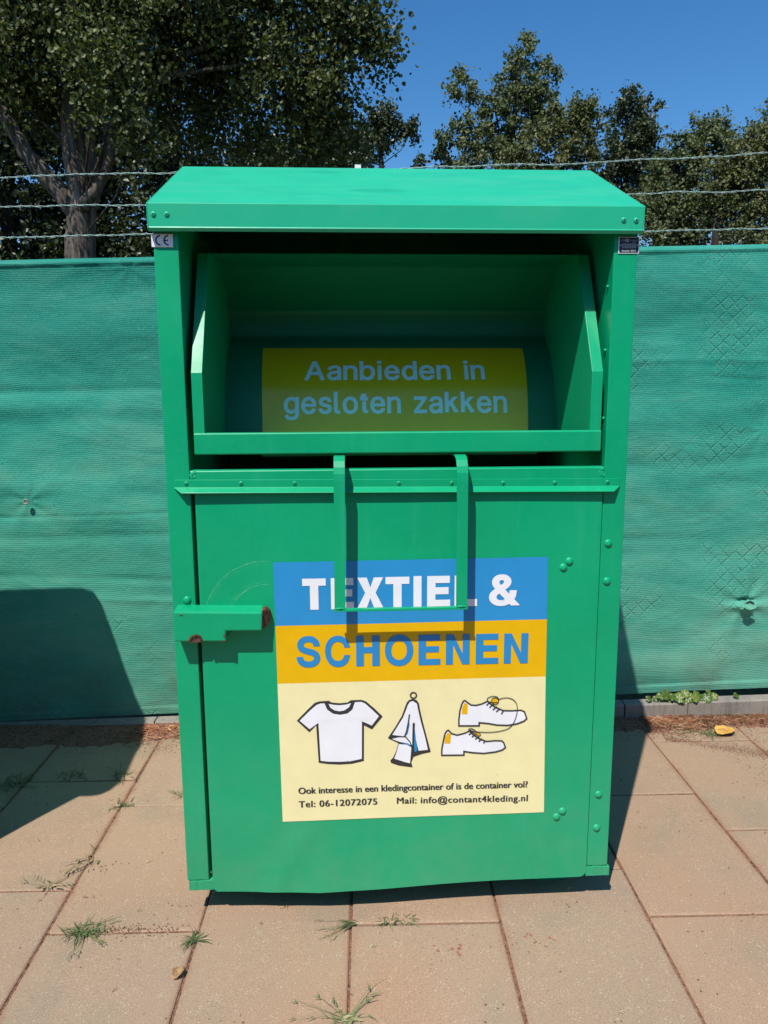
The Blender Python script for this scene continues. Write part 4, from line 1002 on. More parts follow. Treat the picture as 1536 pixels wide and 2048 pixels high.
# ------------------------------------------------------------------ trees
def leaf_mat(name, cols, rough=0.38, trans=0.18, spec=0.5):
    t = NT(name)
    at = t.n('Attribute', attribute_name='tint')
    c = t.ramp(at.outputs['Fac'], [(i / (len(cols) - 1), c_) for i, c_ in enumerate(cols)])
    t.base(c).rough(rough).spec(spec)
    tr = t.n('BsdfTranslucent'); t.l(t.mix(0.5, c, (0.12, 0.16, 0.01)), tr.inputs[0])
    mx = t.n('MixShader'); mx.inputs[0].default_value = trans
    t.l(t.b.outputs[0], mx.inputs[1]); t.l(tr.outputs[0], mx.inputs[2]); t.l(mx.outputs[0], t.out.inputs[0])
    return t.m
def bark_mat(name, c0, c1):
    t = NT(name)
    n = t.noise(9, 6, 0.7, t.coord((2.2, 2.2, 0.28)), 0.6); f = t.noise(60, 4, 0.7, t.coord((1, 1, 0.3)))
    c = t.mix(t.val(n, 0.38, 0.66), c0, c1); c = t.mix(t.val(f, 0.5, 0.7, 0, 0.5), c, tuple(x * 0.5 for x in c0))
    t.base(c).rough(0.95).spec(0.15); t.bump(n, 1.0, 0.05)
    return t.m
M_BARK = bark_mat('furrowed grey bark', (0.048, 0.038, 0.031), (0.25, 0.21, 0.17))
M_BARK2 = bark_mat('dark bark', (0.025, 0.02, 0.016), (0.09, 0.075, 0.06))
M_POPLAR = leaf_mat('poplar leaf', [(0.026, 0.040, 0.012), (0.064, 0.084, 0.023), (0.115, 0.135, 0.038), (0.22, 0.225, 0.10)], 0.50, 0.30, 0.32)
M_SHADE = leaf_mat('deep green leaf', [(0.014, 0.024, 0.010), (0.030, 0.044, 0.015), (0.054, 0.070, 0.024), (0.09, 0.105, 0.045)], 0.42, 0.14, 0.4)
M_GREY = leaf_mat('grey green leaf', [(0.046, 0.064, 0.025), (0.100, 0.128, 0.048), (0.155, 0.182, 0.075), (0.23, 0.25, 0.125)], 0.52, 0.30, 0.3)
M_BROWN = leaf_mat('brown green leaf', [(0.046, 0.058, 0.020), (0.105, 0.120, 0.040), (0.16, 0.172, 0.062), (0.23, 0.232, 0.108)], 0.52, 0.30, 0.3)
M_OLIVE = leaf_mat('olive leaf', [(0.025, 0.032, 0.010), (0.060, 0.068, 0.020), (0.100, 0.108, 0.032), (0.15, 0.16, 0.06)], 0.42, 0.18)

def leaves(centers, size, rs, droop=0.3, tint0=0.5, wid=0.42, face=None):
    """a folded leaf blade at every centre"""
    n = len(centers)
    d = rs.normal(size=(n, 3)); d[:, 2] -= droop * 1.6; d /= np.linalg.norm(d, axis=1)[:, None]
    nr = rs.normal(size=(n, 3)) * 0.75 + np.array([-0.3, -0.5, 0.75]) + (0 if face is None else face); nr -= d * np.sum(nr * d, 1)[:, None]; nr /= np.linalg.norm(nr, axis=1)[:, None] + 1e-9
    sd = np.cross(d, nr); L = size * rs.uniform(0.65, 1.25, n)[:, None]; w = L * wid * rs.uniform(0.8, 1.2, n)[:, None]
    b = centers - d * L * 0.5; tip = centers + d * L * 0.5; f1, f2 = nr * w * 0.35, nr * w * 0.22
    l1 = centers - d * L * 0.22 + sd * w * 0.9 + f1; l2 = centers + d * L * 0.12 + sd * w * 0.8 + f2
    r1 = centers - d * L * 0.22 - sd * w * 0.9 + f1; r2 = centers + d * L * 0.12 - sd * w * 0.8 + f2
    co = np.stack([b, l1, l2, tip, r2, r1], 1).reshape(-1, 3)
    i = np.arange(n)[:, None] * 6
    f = np.stack([i + np.array([[0, 3, 2, 1]]), i + np.array([[0, 5, 4, 3]])], 1).reshape(-1, 4)
    tint = np.clip(tint0 + rs.normal(scale=0.2, size=n), 0, 1).repeat(6)
    return co, f, tint

def crown_points(blobs, per_m2, clump, seed, squash=1.0, depth=1.0, gap=0.0):
    """twig clumps through each lobe of the crown; leaves round each clump. Returns points, clump tint, twig segments"""
    rs = np.random.RandomState(seed); P = []; T = []; seg = []; N = []
    for x, y, z, r in blobs:
        n = int(per_m2 * math.pi * r * r); k = max(4, int(n / 44))
        u = rs.normal(size=(k, 3)); u /= np.linalg.norm(u, axis=1)[:, None]
        rad = r * rs.uniform(0.25, 1.06, k) ** 0.6
        c = np.array([x, y, z]) + u * rad[:, None] * np.array([1, depth, squash])
        if gap: c = c[rs.rand(k) > gap]; k = len(c)
        for cc in c:
            m = max(3, int(rs.gamma(3.0, n / k / 3.0)))
            s_ = clump * rs.uniform(0.55, 1.25)
            ax = cc - np.array([x, y, z]); ax = ax / (np.linalg.norm(ax) + 1e-6)
            p = rs.normal(size=(m, 3)) * s_ * 0.55 + ax * rs.uniform(-1, 1, (m, 1)) * s_ * 0.9
            p[:, 2] -= np.abs(rs.normal(size=m)) * s_ * 0.25
            N.append(np.repeat((ax * 0.55 + rs.normal(size=3) * 0.55)[None], m, 0))
            P.append(cc + p); T.append(np.full(m, np.clip(rs.normal(0.0, 0.14), -0.3, 0.3)))
            seg.append((np.array([x, y, z]) + (cc - np.array([x, y, z])) * 0.15, cc))
    return np.concatenate(P), np.concatenate(T), seg, np.concatenate(N)

def taper(mb, pts, n=10, jitter=0.0, seed=0):
    """smooth tapered limb through (x, y, z, r) points"""
    rs = random.Random(seed); out = []
    P = [Vector(p) for p in [q_[:3] for q_ in pts]]; R = [q_[3] for q_ in pts]; m = len(P)
    for i in range(m - 1):
        p0, p1, p2, p3 = P[max(i - 1, 0)], P[i], P[i + 1], P[min(i + 2, m - 1)]
        for j in range(5):
            t = j / 5
            v = 0.5 * (2 * p1 + (p2 - p0) * t + (2 * p0 - 5 * p1 + 4 * p2 - p3) * t * t + (3 * p1 - p0 - 3 * p2 + p3) * t ** 3)
            out.append((v + Vector([rs.uniform(-1, 1) * jitter for _ in range(3)]), (R[i] * (1 - t) + R[i + 1] * t) * (1 + rs.uniform(-0.06, 0.06))))
    out.append((P[-1], R[-1]))
    mb.tube([o[0] for o in out], [o[1] for o in out], n)

TREES = {"poplar":[[-4.67,8.17,5.77,1.02],[-3.76,7.67,5.62,0.84],[-3.01,7.87,5.83,0.93],[-2.36,8.37,5.9,0.77],[-1.63,8.47,5.96,0.63],[-0.93,8.47,6.09,0.63],[-0.29,8.17,5.96,0.55],[-4.05,8.77,5.33,0.58],[-2.69,7.27,4.73,0.43],[-2.53,8.97,5.49,0.66],[-1.76,8.77,5.48,0.58],[-0.92,8.17,5.26,0.58],[-0.43,8.37,5.23,0.52],[-0.64,8.47,4.78,0.46],[-0.17,8.07,5.52,0.41],[-0.11,8.47,4.97,0.28],[0.24,7.97,5.82,0.28],[0.29,7.97,5.57,0.25],[0.09,8.07,6.04,0.27],[-1.92,8.97,4.99,0.44],[-1.26,8.77,4.87,0.4],[-2.55,7.37,4.34,0.25],[-2.72,7.27,5.1,0.43],[-4.31,8.37,5.41,0.56],[-0.05,8.67,4.66,0.25],[-3.63,8.17,6.89,1.37],[-1.85,8.17,6.82,1.3],[-0.4,8.17,6.69,0.82]],"darkA":[[-7.26,15.17,6.21,1.28],[-8.0,15.17,7.19,1.39],[-6.77,15.17,7.11,0.93],[-7.47,15.17,4.99,1.16],[-8.26,15.17,4.36,1.16],[-7.1,15.17,4.26,1.04]],"darkB":[[-6.01,16.17,6.51,1.23],[-6.54,16.17,5.32,1.11],[-5.53,16.17,5.32,1.11],[-5.61,16.17,7.57,0.98],[-6.72,16.17,4.44,1.11],[-5.59,16.17,4.44,1.11],[-6.08,16.17,5.54,0.98]],"darkC":[[-4.09,15.67,6.69,1.19],[-4.48,15.67,5.43,1.31],[-3.48,15.67,5.65,1.08],[-4.32,15.67,4.36,1.08]],"darkD":[[-2.35,16.67,6.68,1.26],[-2.86,16.67,5.67,1.26],[-1.68,16.67,5.68,1.26]],"darkE":[[-0.74,14.67,6.42,0.84],[-0.54,14.67,5.83,0.9],[-1.04,14.67,7.11,0.68],[-0.11,14.67,6.33,0.56],[-1.48,14.67,6.22,0.68]],"small":[[0.98,18.17,8.32,0.37],[0.6,18.17,8.08,0.35],[1.4,18.17,8.13,0.33],[0.85,18.17,7.84,0.41],[0.47,18.17,7.66,0.38],[0.18,18.17,7.83,0.38],[0.21,18.17,7.32,0.41],[1.58,18.17,7.97,0.19],[0.92,18.17,8.52,0.22]],"tall":[[3.9,16.17,8.94,0.37],[3.96,16.17,9.3,0.2],[3.85,16.17,8.43,0.55],[4.23,16.17,8.12,0.47],[4.17,16.17,7.64,0.68],[3.29,16.17,7.95,0.44],[2.59,16.17,8.5,0.29],[2.36,16.17,8.11,0.25],[2.82,16.17,8.21,0.27],[3.34,16.17,7.3,0.74],[4.47,16.17,7.48,0.37],[2.6,16.17,7.29,0.39],[4.73,16.17,8.55,0.22],[2.14,16.17,7.21,0.29],[4.49,16.17,8.76,0.2],[3.49,16.17,6.6,0.74],[2.67,16.17,6.7,0.49]],"brown":[[4.46,14.67,7.07,0.38],[4.88,14.67,7.26,0.34],[5.11,14.67,6.98,0.32],[4.8,14.67,6.68,0.56],[4.21,14.67,6.37,0.68],[5.03,14.67,6.28,0.51],[5.14,14.67,7.43,0.16],[3.62,14.67,6.17,0.56]],"upright":[[6.89,17.17,8.5,0.31],[6.73,17.17,8.16,0.42],[7.26,17.17,8.13,0.36],[7.01,17.17,7.7,0.54],[6.74,17.17,7.26,0.65],[7.33,17.17,7.38,0.47],[6.51,17.17,6.91,0.52],[7.46,17.17,6.8,0.65],[6.73,17.17,6.09,0.78],[7.63,17.17,6.1,0.65]],"rightA":[[7.28,14.17,6.73,0.39],[7.69,14.17,6.9,0.28],[7.01,14.17,6.35,0.5],[7.73,14.17,6.36,0.6],[7.57,14.17,5.67,0.76],[6.74,14.17,5.91,0.49],[6.62,14.17,5.26,0.66],[7.17,14.17,5.06,0.66],[6.55,14.17,4.55,0.66],[7.43,14.17,4.45,0.66],[6.31,14.17,5.06,0.44]],"rightB":[[8.02,13.17,6.33,0.41],[7.85,13.17,5.96,0.51],[8.37,13.17,5.88,0.72],[7.9,13.17,5.31,0.72],[8.61,13.17,6.61,0.61],[8.36,13.17,4.75,0.61],[7.63,13.17,4.84,0.51],[7.98,13.17,4.27,0.61],[8.7,13.17,4.37,0.61],[7.38,13.17,5.49,0.51]],"shrub":[[5.09,10.67,3.94,0.26],[5.47,10.67,3.9,0.27],[5.93,10.67,4.01,0.3],[6.44,10.67,4.04,0.31],[6.91,10.67,4.02,0.34]],"low":[[2.15,20.17,7.84,0.24],[2.47,20.17,7.93,0.3],[2.86,20.17,7.84,0.33],[1.94,20.17,7.73,0.15]]}
def tree(kind, label, key, trunk, leafm, bark, size, per_m2, clump, seed, droop=0.3, depth=1.0, limbs=(), twigs=0.5, tint=0.45, gap=0.0, wid=0.42, group=None):
    base = (trunk[0][0], trunk[0][1], 0.0)
    root = empty(kind, base, label, 'tree', group)
    mb = MB(); taper(mb, [(base[0], base[1], -0.2, trunk[0][3] * 1.25)] + list(trunk), 12, 0.0, seed)
    for l in limbs: taper(mb, l, 9, 0.012, seed + 5)
    blobs = TREES[key]
    P, T, seg, FN = crown_points(blobs, per_m2, clump, seed, depth=depth, gap=gap)
    rs = np.random.RandomState(seed + 1); R2 = random.Random(seed + 2)
    # limbs reach from the trunk into each lobe of the crown
    tp = [Vector(t[:3]) for t in trunk]
    for x, y, z, r in blobs:
        c = Vector((x, y, z)); lo = [t for t in tp if t.z < z - 0.15] or [tp[0]]
        a = min(lo, key=lambda t: (t - c).length + 2.5 * max(0.0, 0.75 * math.hypot(t.x - x, t.y - y) - (z - t.z)))
        if math.hypot(a.x - x, a.y - y) > 1.5: continue
        mid = a.lerp(c, 0.55) + Vector((R2.uniform(-.1, .1), R2.uniform(-.1, .1), -0.08 * (c - a).length))
        k = max(0.010, min(0.035, 0.022 * r / 0.6))
        mb.tube([a, mid, c], [k * 1.3, k, k * 0.5], 6)
    for a, b in seg:
        if R2.random() < twigs:
            a, b = Vector(a), Vector(b); m_ = a.lerp(b, 0.6) + Vector((0, 0, 0.05))
            mb.tube([a, m_, b], [0.009, 0.006, 0.003], 4, 0, False)
    mb.build('trunk', bark, root, smooth=True, fix=False)
    co, f, tn = leaves(P, size, rs, droop, 0.0, wid, FN)
    tn = np.clip(tint + np.repeat(T, 6) + tn * 0 + np.repeat(rs.normal(scale=0.16, size=len(P)), 6), 0, 1)
    o = np.array(base)
    raw_obj('crown', co - o, f, leafm, root, False, base, tn)
    return root

tree('poplar_tree', 'large poplar with forked grey trunk and glossy leaves, behind the fence at the upper left', 'poplar',
     [(-3.57, 8.17, 0.8, 0.25), (-3.55, 8.17, 2.6, 0.22), (-3.52, 8.17, 3.33, 0.185), (-3.47, 8.17, 3.76, 0.175), (-3.51, 8.17, 4.41, 0.15), (-3.50, 8.17, 5.0, 0.135), (-3.43, 8.17, 5.57, 0.11), (-3.33, 8.17, 6.13, 0.08), (-3.2, 8.17, 7.2, 0.04)],
     M_POPLAR, M_BARK, 0.058, 2050, 0.24, 11, 0.55, 0.9, limbs=[
         [(-3.50, 8.13, 3.62, 0.13), (-3.79, 8.1, 4.0, 0.115), (-4.07, 8.05, 4.35, 0.095), (-4.25, 8.05, 4.7, 0.085), (-4.43, 8.1, 5.04, 0.07), (-4.58, 8.17, 5.44, 0.05)],
         [(-3.42, 8.0, 3.70, 0.085), (-3.14, 7.9, 3.94, 0.06), (-2.97, 7.85, 4.3, 0.048), (-3.01, 7.8, 4.6, 0.04), (-3.03, 7.8, 5.0, 0.03)],
         [(-3.50, 8.6, 3.86, 0.09), (-3.12, 8.4, 4.6, 0.06), (-2.71, 8.2, 4.95, 0.05), (-2.36, 8.1, 5.26, 0.045), (-2.05, 8.2, 5.57, 0.04), (-1.2, 8.3, 5.9, 0.03)],
         [(-3.36, 8.17, 3.73, 0.09), (-3.29, 8.17, 4.06, 0.08), (-3.32, 8.17, 4.42, 0.06), (-3.25, 8.17, 5.0, 0.05)],
         [(-2.36, 8.1, 5.26, 0.03), (-1.3, 8.2, 5.45, 0.022), (-0.4, 8.15, 5.62, 0.016), (0.2, 8.0, 5.78, 0.010)]], twigs=0.3, tint=0.45, gap=0.26, wid=0.46)
for key, lab, tr, sd in (
        ('darkA', 'shaded dark green tree at the left edge behind the forked poplar', [(-7.5, 15.2, 2.5, 0.2), (-7.4, 15.2, 5, 0.15), (-7.2, 15.2, 7, 0.08)], 21),
        ('darkB', 'shaded dark tree filling the gap behind the poplar trunk', [(-6.0, 16.2, 2.5, 0.2), (-6.0, 16.2, 5, 0.15), (-5.8, 16.2, 7, 0.08)], 22),
        ('darkC', 'dense dark tree just right of the poplar trunk, behind its lower limbs', [(-4.0, 15.7, 2.5, 0.2), (-4.0, 15.7, 5, 0.15), (-3.8, 15.7, 7.3, 0.08)], 23),
        ('darkD', 'dense dark tree behind the left half of the container roof', [(-2.3, 16.7, 2.5, 0.2), (-2.3, 16.7, 5, 0.15), (-2.4, 16.7, 7.2, 0.08)], 24),
        ('darkE', 'dark tree whose right side ends above the white fence post', [(-0.7, 14.7, 2.5, 0.16), (-0.7, 14.7, 5, 0.12), (-0.8, 14.7, 6.8, 0.06)], 25)):
    tree('dense_tree', lab, key, tr, M_SHADE, M_BARK2, 0.115, 560, 0.24, sd, 0.3, 0.8, twigs=0.2, tint=0.34, group='dark trees behind the poplar')
tree('small_tree', 'small round tree standing alone against the sky above the white fence post', 'small',
     [(0.84, 18.17, 4.0, 0.1), (0.84, 18.17, 6.05, 0.085), (0.82, 18.17, 7.15, 0.07), (0.79, 18.17, 7.63, 0.05), (0.98, 18.17, 8.22, 0.03)], M_SHADE, M_BARK2, 0.085, 1700, 0.13, 31, 0.2, 1.0, twigs=0.6, tint=0.62, gap=0.0)
tree('tall_tree', 'tallest tree to the right of the poplar, narrow ragged crown against the blue sky', 'tall',
     [(3.75, 16.17, 4.0, 0.13), (3.75, 16.17, 5.6, 0.11), (3.74, 16.17, 6.93, 0.09), (3.82, 16.17, 7.79, 0.06), (3.93, 16.17, 8.86, 0.03)], M_GREY, M_BARK2, 0.070, 1700, 0.12, 41, 0.3, 1.0, twigs=0.7, tint=0.45, gap=0.06)
tree('spreading_tree', 'brownish spreading tree between the tallest tree and the slim upright tree', 'brown',
     [(4.4, 14.7, 3.0, 0.12), (4.4, 14.7, 4.6, 0.1), (4.5, 14.7, 5.8, 0.07), (4.6, 14.7, 6.6, 0.03)], M_BROWN, M_BARK2, 0.068, 1800, 0.12, 42, 0.3, 1.0, twigs=0.6, tint=0.45, gap=0.03)
tree('upright_tree', 'slim upright dark green tree above the right end of the container roof', 'upright',
     [(6.9, 17.2, 3.0, 0.12), (6.9, 17.2, 5.6, 0.1), (6.85, 17.2, 7.4, 0.06), (6.8, 17.2, 8.3, 0.03)], M_SHADE, M_BARK2, 0.082, 1500, 0.13, 43, 0.2, 1.0, twigs=0.5, tint=0.55, gap=0.0)
tree('leafy_tree', 'bushy tree with dense speckled crown right of the slim upright tree', 'rightA',
     [(6.9, 14.2, 2.5, 0.14), (6.9, 14.2, 4.2, 0.11), (6.85, 14.2, 5.6, 0.08), (6.8, 14.2, 6.4, 0.04)], M_GREY, M_BARK2, 0.064, 2100, 0.13, 44, 0.2, 1.0, twigs=0.4, tint=0.38, gap=0.0)
tree('leafy_tree', 'olive green tree cut by the right edge of the picture', 'rightB',
     [(7.3, 13.2, 2.0, 0.14), (7.3, 13.2, 3.8, 0.11), (7.3, 13.2, 5.0, 0.08), (7.2, 13.2, 5.7, 0.04)], M_BROWN, M_BARK2, 0.064, 2100, 0.13, 45, 0.2, 1.0, twigs=0.4, tint=0.42, gap=0.0)
o = empty('shrub', (5.3, 10.7, 0), 'low olive shrub showing just over the right part of the fence', 'shrub')
P, T, seg, FN = crown_points(TREES['shrub'] + [(x, y + 0.1, z - 0.9, r * 2.2) for x, y, z, r in TREES['shrub']], 420, 0.10, 51)
rs_ = np.random.RandomState(52); co, f, tn = leaves(P, 0.06, rs_, 0.1, 0.55, 0.42, FN)
raw_obj('foliage', co - np.array((5.3, 10.7, 0)), f, M_OLIVE, o, False, (0, 0, 0), np.clip(tn + np.repeat(T, 6), 0, 1))
mb = MB()
for i in range(7):
    x = 4.3 + i * 0.36; mb.tube([(5.3 + (x - 5.3) * 0.6, 10.7, 0), (x, 10.75, 1.5), (x + 0.1, 10.7, 2.8)], [0.04, 0.025, 0.01], 6)
mb.build('stem', M_BARK2, o, True)
tree('low_tree', 'small distant tree low between the lone round tree and the tallest tree', 'low',
     [(2.0, 20.2, 3.0, 0.1), (2.0, 20.2, 5.5, 0.08), (2.0, 20.2, 7.0, 0.04)], M_SHADE, M_BARK2, 0.10, 700, 0.13, 61, 0.2, 1.0, twigs=0.3, tint=0.45)

# ------------------------------------------------------------------ plants in the paving joints
def grass_mat(name, stops):
    t = NT(name); at = t.n('Attribute', attribute_name='tint')
    t.base(t.ramp(at.outputs['Fac'], stops)).rough(0.6).spec(0.3); return t.m
M_BLADE = grass_mat('grass blade', [(0.0, (0.035, 0.060, 0.018)), (0.5, (0.100, 0.140, 0.050)), (0.8, (0.20, 0.215, 0.10)), (1.0, (0.38, 0.30, 0.17))])
M_DRYW = grass_mat('dry weed', [(0.0, (0.035, 0.05, 0.022)), (0.45, (0.10, 0.115, 0.055)), (0.75, (0.20, 0.16, 0.085)), (1.0, (0.36, 0.27, 0.17))])
def blade(V, F, T, base, ang, length, lift, width, bend, tint, rs, segs=5):
    k = len(V); dx, dy = math.cos(ang), math.sin(ang); px, py = -dy, dx
    for i in range(segs + 1):
        t = i / segs; h = length * lift * (t - bend * t * t); r = length * t * math.sqrt(max(0.05, 1 - lift * lift * 0.6))
        w = width * (1 - t ** 1.6) * 0.5 + 0.0002
        cv = 0.12 * length * t * t * (rs.random() - 0.5)
        x, y, z = base[0] + dx * r + px * cv, base[1] + dy * r + py * cv, base[2] + max(h, 0.0012 + 0.002 * t)
        V += [(x + px * w, y + py * w, z + w * 0.5), (x - px * w, y - py * w, z)]; T += [min(1, max(0, tint + 0.25 * t))] * 2
    for i in range(segs): F.append((k + 2 * i, k + 2 * i + 1, k + 2 * i + 3, k + 2 * i + 2))
def seedhead(V, F, T, p0, ang, length, z, rs, tint):
    dx, dy = math.cos(ang), math.sin(ang)
    for i in range(7):
        t = i / 7; a = ang + rs.choice((-1, 1)) * rs.uniform(0.4, 0.8); L = length * 0.28 * (1 - 0.5 * t)
        b = (p0[0] + dx * length * t, p0[1] + dy * length * t, z + 0.004)
        blade(V, F, T, b, a, L, 0.3, 0.0022, 0.6, tint, rs, 2)
def tuft(name, label, x, y, n, lo, hi, seed, mat=None, dir_=None, spread=math.pi, tint=0.35, lift=(0.15, 0.75), heads=0, width=0.0021, foot=0.012, group='grass tufts in the paving joints', cat='grass'):
    rs = random.Random(seed); V, F, T = [], [], []
    for i in range(n):
        a = rs.uniform(-math.pi, math.pi) if dir_ is None else dir_ + rs.uniform(-spread, spread)
        b = (x + rs.gauss(0, foot), y + rs.gauss(0, foot * 0.5), -0.002)
        blade(V, F, T, b, a, rs.uniform(lo, hi), rs.uniform(*lift), width * rs.uniform(0.7, 1.3), rs.uniform(0.45, 0.95), tint + rs.gauss(0, 0.22), rs)
    for i in range(heads):
        a = rs.uniform(-math.pi, math.pi) if dir_ is None else dir_ + rs.uniform(-spread, spread)
        L = rs.uniform(hi * 0.9, hi * 1.4)
        blade(V, F, T, (x, y, 0), a, L, 0.18, 0.0016, 0.8, tint + 0.1, rs)
        seedhead(V, F, T, (x + math.cos(a) * L * 0.8, y + math.sin(a) * L * 0.8), a, 0.03, 0.003, rs, tint + 0.2)
    co = np.array(V) - np.array((x, y, 0)); fc = np.array(F)
    ob = raw_obj(name, co, fc, mat or M_BLADE, None, False, (x, y, 0), np.array(T))
    return tag(ob, label, cat, group)
tuft('grass_tuft', 'green grass tuft in the paving joint at the lower left, widest of the tufts', -0.835, -0.073, 80, 0.02, 0.07, 101, tint=0.30, foot=0.022, heads=5)
tuft('grass_tuft', 'spiky grass tuft on the long joint just below the left foot of the container', -0.545, -0.115, 46, 0.02, 0.055, 102, tint=0.40, foot=0.009)
tuft('grass_tuft', 'sprawling grass with seed heads at the joint crossing below the container', -0.130, -0.078, 22, 0.03, 0.075, 103, dir_=math.pi * 1.08, spread=0.6, tint=0.55, heads=6, foot=0.006)
tuft('grass_tuft', 'green tuft in the crosswise joint below the poster, left one of a close pair', -0.040, -0.077, 40, 0.015, 0.045, 104, tint=0.25, foot=0.012)
tuft('grass_tuft', 'short green tuft in the crosswise joint below the poster, right one of a close pair', 0.012, -0.076, 34, 0.012, 0.034, 105, tint=0.22, foot=0.009)
tuft('grass_tuft', 'half sunlit grass tuft at the tip of the shadow beside the left fence', -0.985, 0.735, 40, 0.02, 0.07, 106, tint=0.25, heads=3, foot=0.02)
tuft('grass_tuft', 'small tuft in the joint just below the shadow edge, left of the container', -0.915, 0.529, 30, 0.015, 0.05, 107, tint=0.3, foot=0.018)
tuft('grass_tuft', 'thin shaded grass on the joint inside the big left shadow', -1.165, 0.735, 26, 0.03, 0.085, 108, tint=0.2, foot=0.03)
tuft('grass_tuft', 'dark clump of grass in the shadow at the left edge of the picture', -1.365, 0.69, 60, 0.03, 0.10, 109, tint=0.15, foot=0.04)
tuft('grass_tuft', 'little grass sprig half hidden by the left side of the container', -0.735, 0.585, 14, 0.03, 0.075, 110, tint=0.5, foot=0.012)
tuft('grass_tuft', 'grass with dry stalks against the kerb right of the container', 1.205, 1.035, 50, 0.03, 0.09, 111, tint=0.45, foot=0.035, heads=3)
tuft('grass_tuft', 'dry grass lying on red sand right of the container near the kerb', 1.27, 0.975, 30, 0.03, 0.07, 116, tint=0.6, foot=0.03)
tuft('grass_tuft', 'grass tuft beside the yellow leaf on the right paving', 1.355, 0.925, 56, 0.02, 0.06, 112, tint=0.28, foot=0.024, heads=2)
tuft('grass_sprig', 'tiny dry sprig in the shadow line under the container door', -0.315, 0.004, 5, 0.015, 0.03, 113, dir_=-1.8, spread=0.4, tint=0.9, foot=0.002)
tuft('grass_sprig', 'lone fallen seed head lying on the slab below the crosswise tufts', -0.090, -0.168, 4, 0.01, 0.03, 114, dir_=0.0, spread=0.3, tint=0.6, foot=0.003)
tuft('grass_tuft', 'thin dark stalks standing in front of the kerb at the far right', 1.46, 1.06, 8, 0.06, 0.11, 115, tint=0.35, lift=(0.8, 1.0), foot=0.012)
tuft('grass_tuft', 'shaded low weeds along the kerb at the far left', -1.33, 1.04, 26, 0.03, 0.10, 117, tint=0.1, foot=0.05)

def weed(name, label, x, y, stems, seed, mat, rosette=0, rl=0.03, tint=0.4):
    rs = random.Random(seed); V, F, T = [], [], []
    for a, L, br in stems:
        blade(V, F, T, (x, y, 0.001), a, L, 0.28, 0.0017, 0.75, tint + 0.15, rs, 7)
        for k in range(br):
            t = rs.uniform(0.35, 1.0); p = (x + math.cos(a) * L * t * 0.95, y + math.sin(a) * L * t * 0.95, 0.006 + 0.16 * L * t * (1 - t))
            blade(V, F, T, p, a + rs.choice((-1, 1)) * rs.uniform(0.35, 0.9), rs.uniform(0.012, 0.030), 0.4, 0.0026, 0.5, tint + rs.uniform(-0.1, 0.2), rs, 4)
    for i in range(rosette):
        a = rs.uniform(0, 6.28); blade(V, F, T, (x + rs.gauss(0, 0.012), y + rs.gauss(0, 0.012), 0.002), a, rs.uniform(rl * 0.5, rl), rs.uniform(0.2, 0.6), 0.008, 0.8, 0.70 + rs.gauss(0, 0.15), rs, 4)
    return tag(raw_obj(name, np.array(V) - np.array((x, y, 0)), np.array(F), mat, None, False, (x, y, 0), np.array(T)), label, 'weed', 'weeds in the paving joints')
weed('weed', 'pale leafy weed with long stems at the bottom edge, between two slabs', -0.150, -0.385, [(0.72, 0.13, 2), (0.92, 0.15, 2), (0.80, 0.11, 1), (2.4, 0.11, 2), (2.75, 0.15, 2), (3.1, 0.13, 3), (2.2, 0.07, 2), (3.5, 0.08, 2), (0.1, 0.06, 2), (4.9, 0.05, 1)], 120, M_BLADE, 30, 0.034, 0.42)
weed('weed', 'withered tangled weed on the left slab end, lower left', -1.000, 0.112, [(1.25, 0.13, 5), (1.05, 0.10, 4), (2.6, 0.09, 2), (2.9, 0.11, 2), (0.2, 0.06, 3), (4.6, 0.06, 2), (0.9, 0.16, 4)], 121, M_DRYW, 10, 0.03, 0.6)
weed('weed', 'small withered weed on the long joint next to the tangled weed', -0.918, 0.225, [(1.9, 0.08, 3), (3.3, 0.09, 4), (3.9, 0.10, 3), (2.9, 0.05, 2)], 122, M_DRYW, 5, 0.025, 0.5)

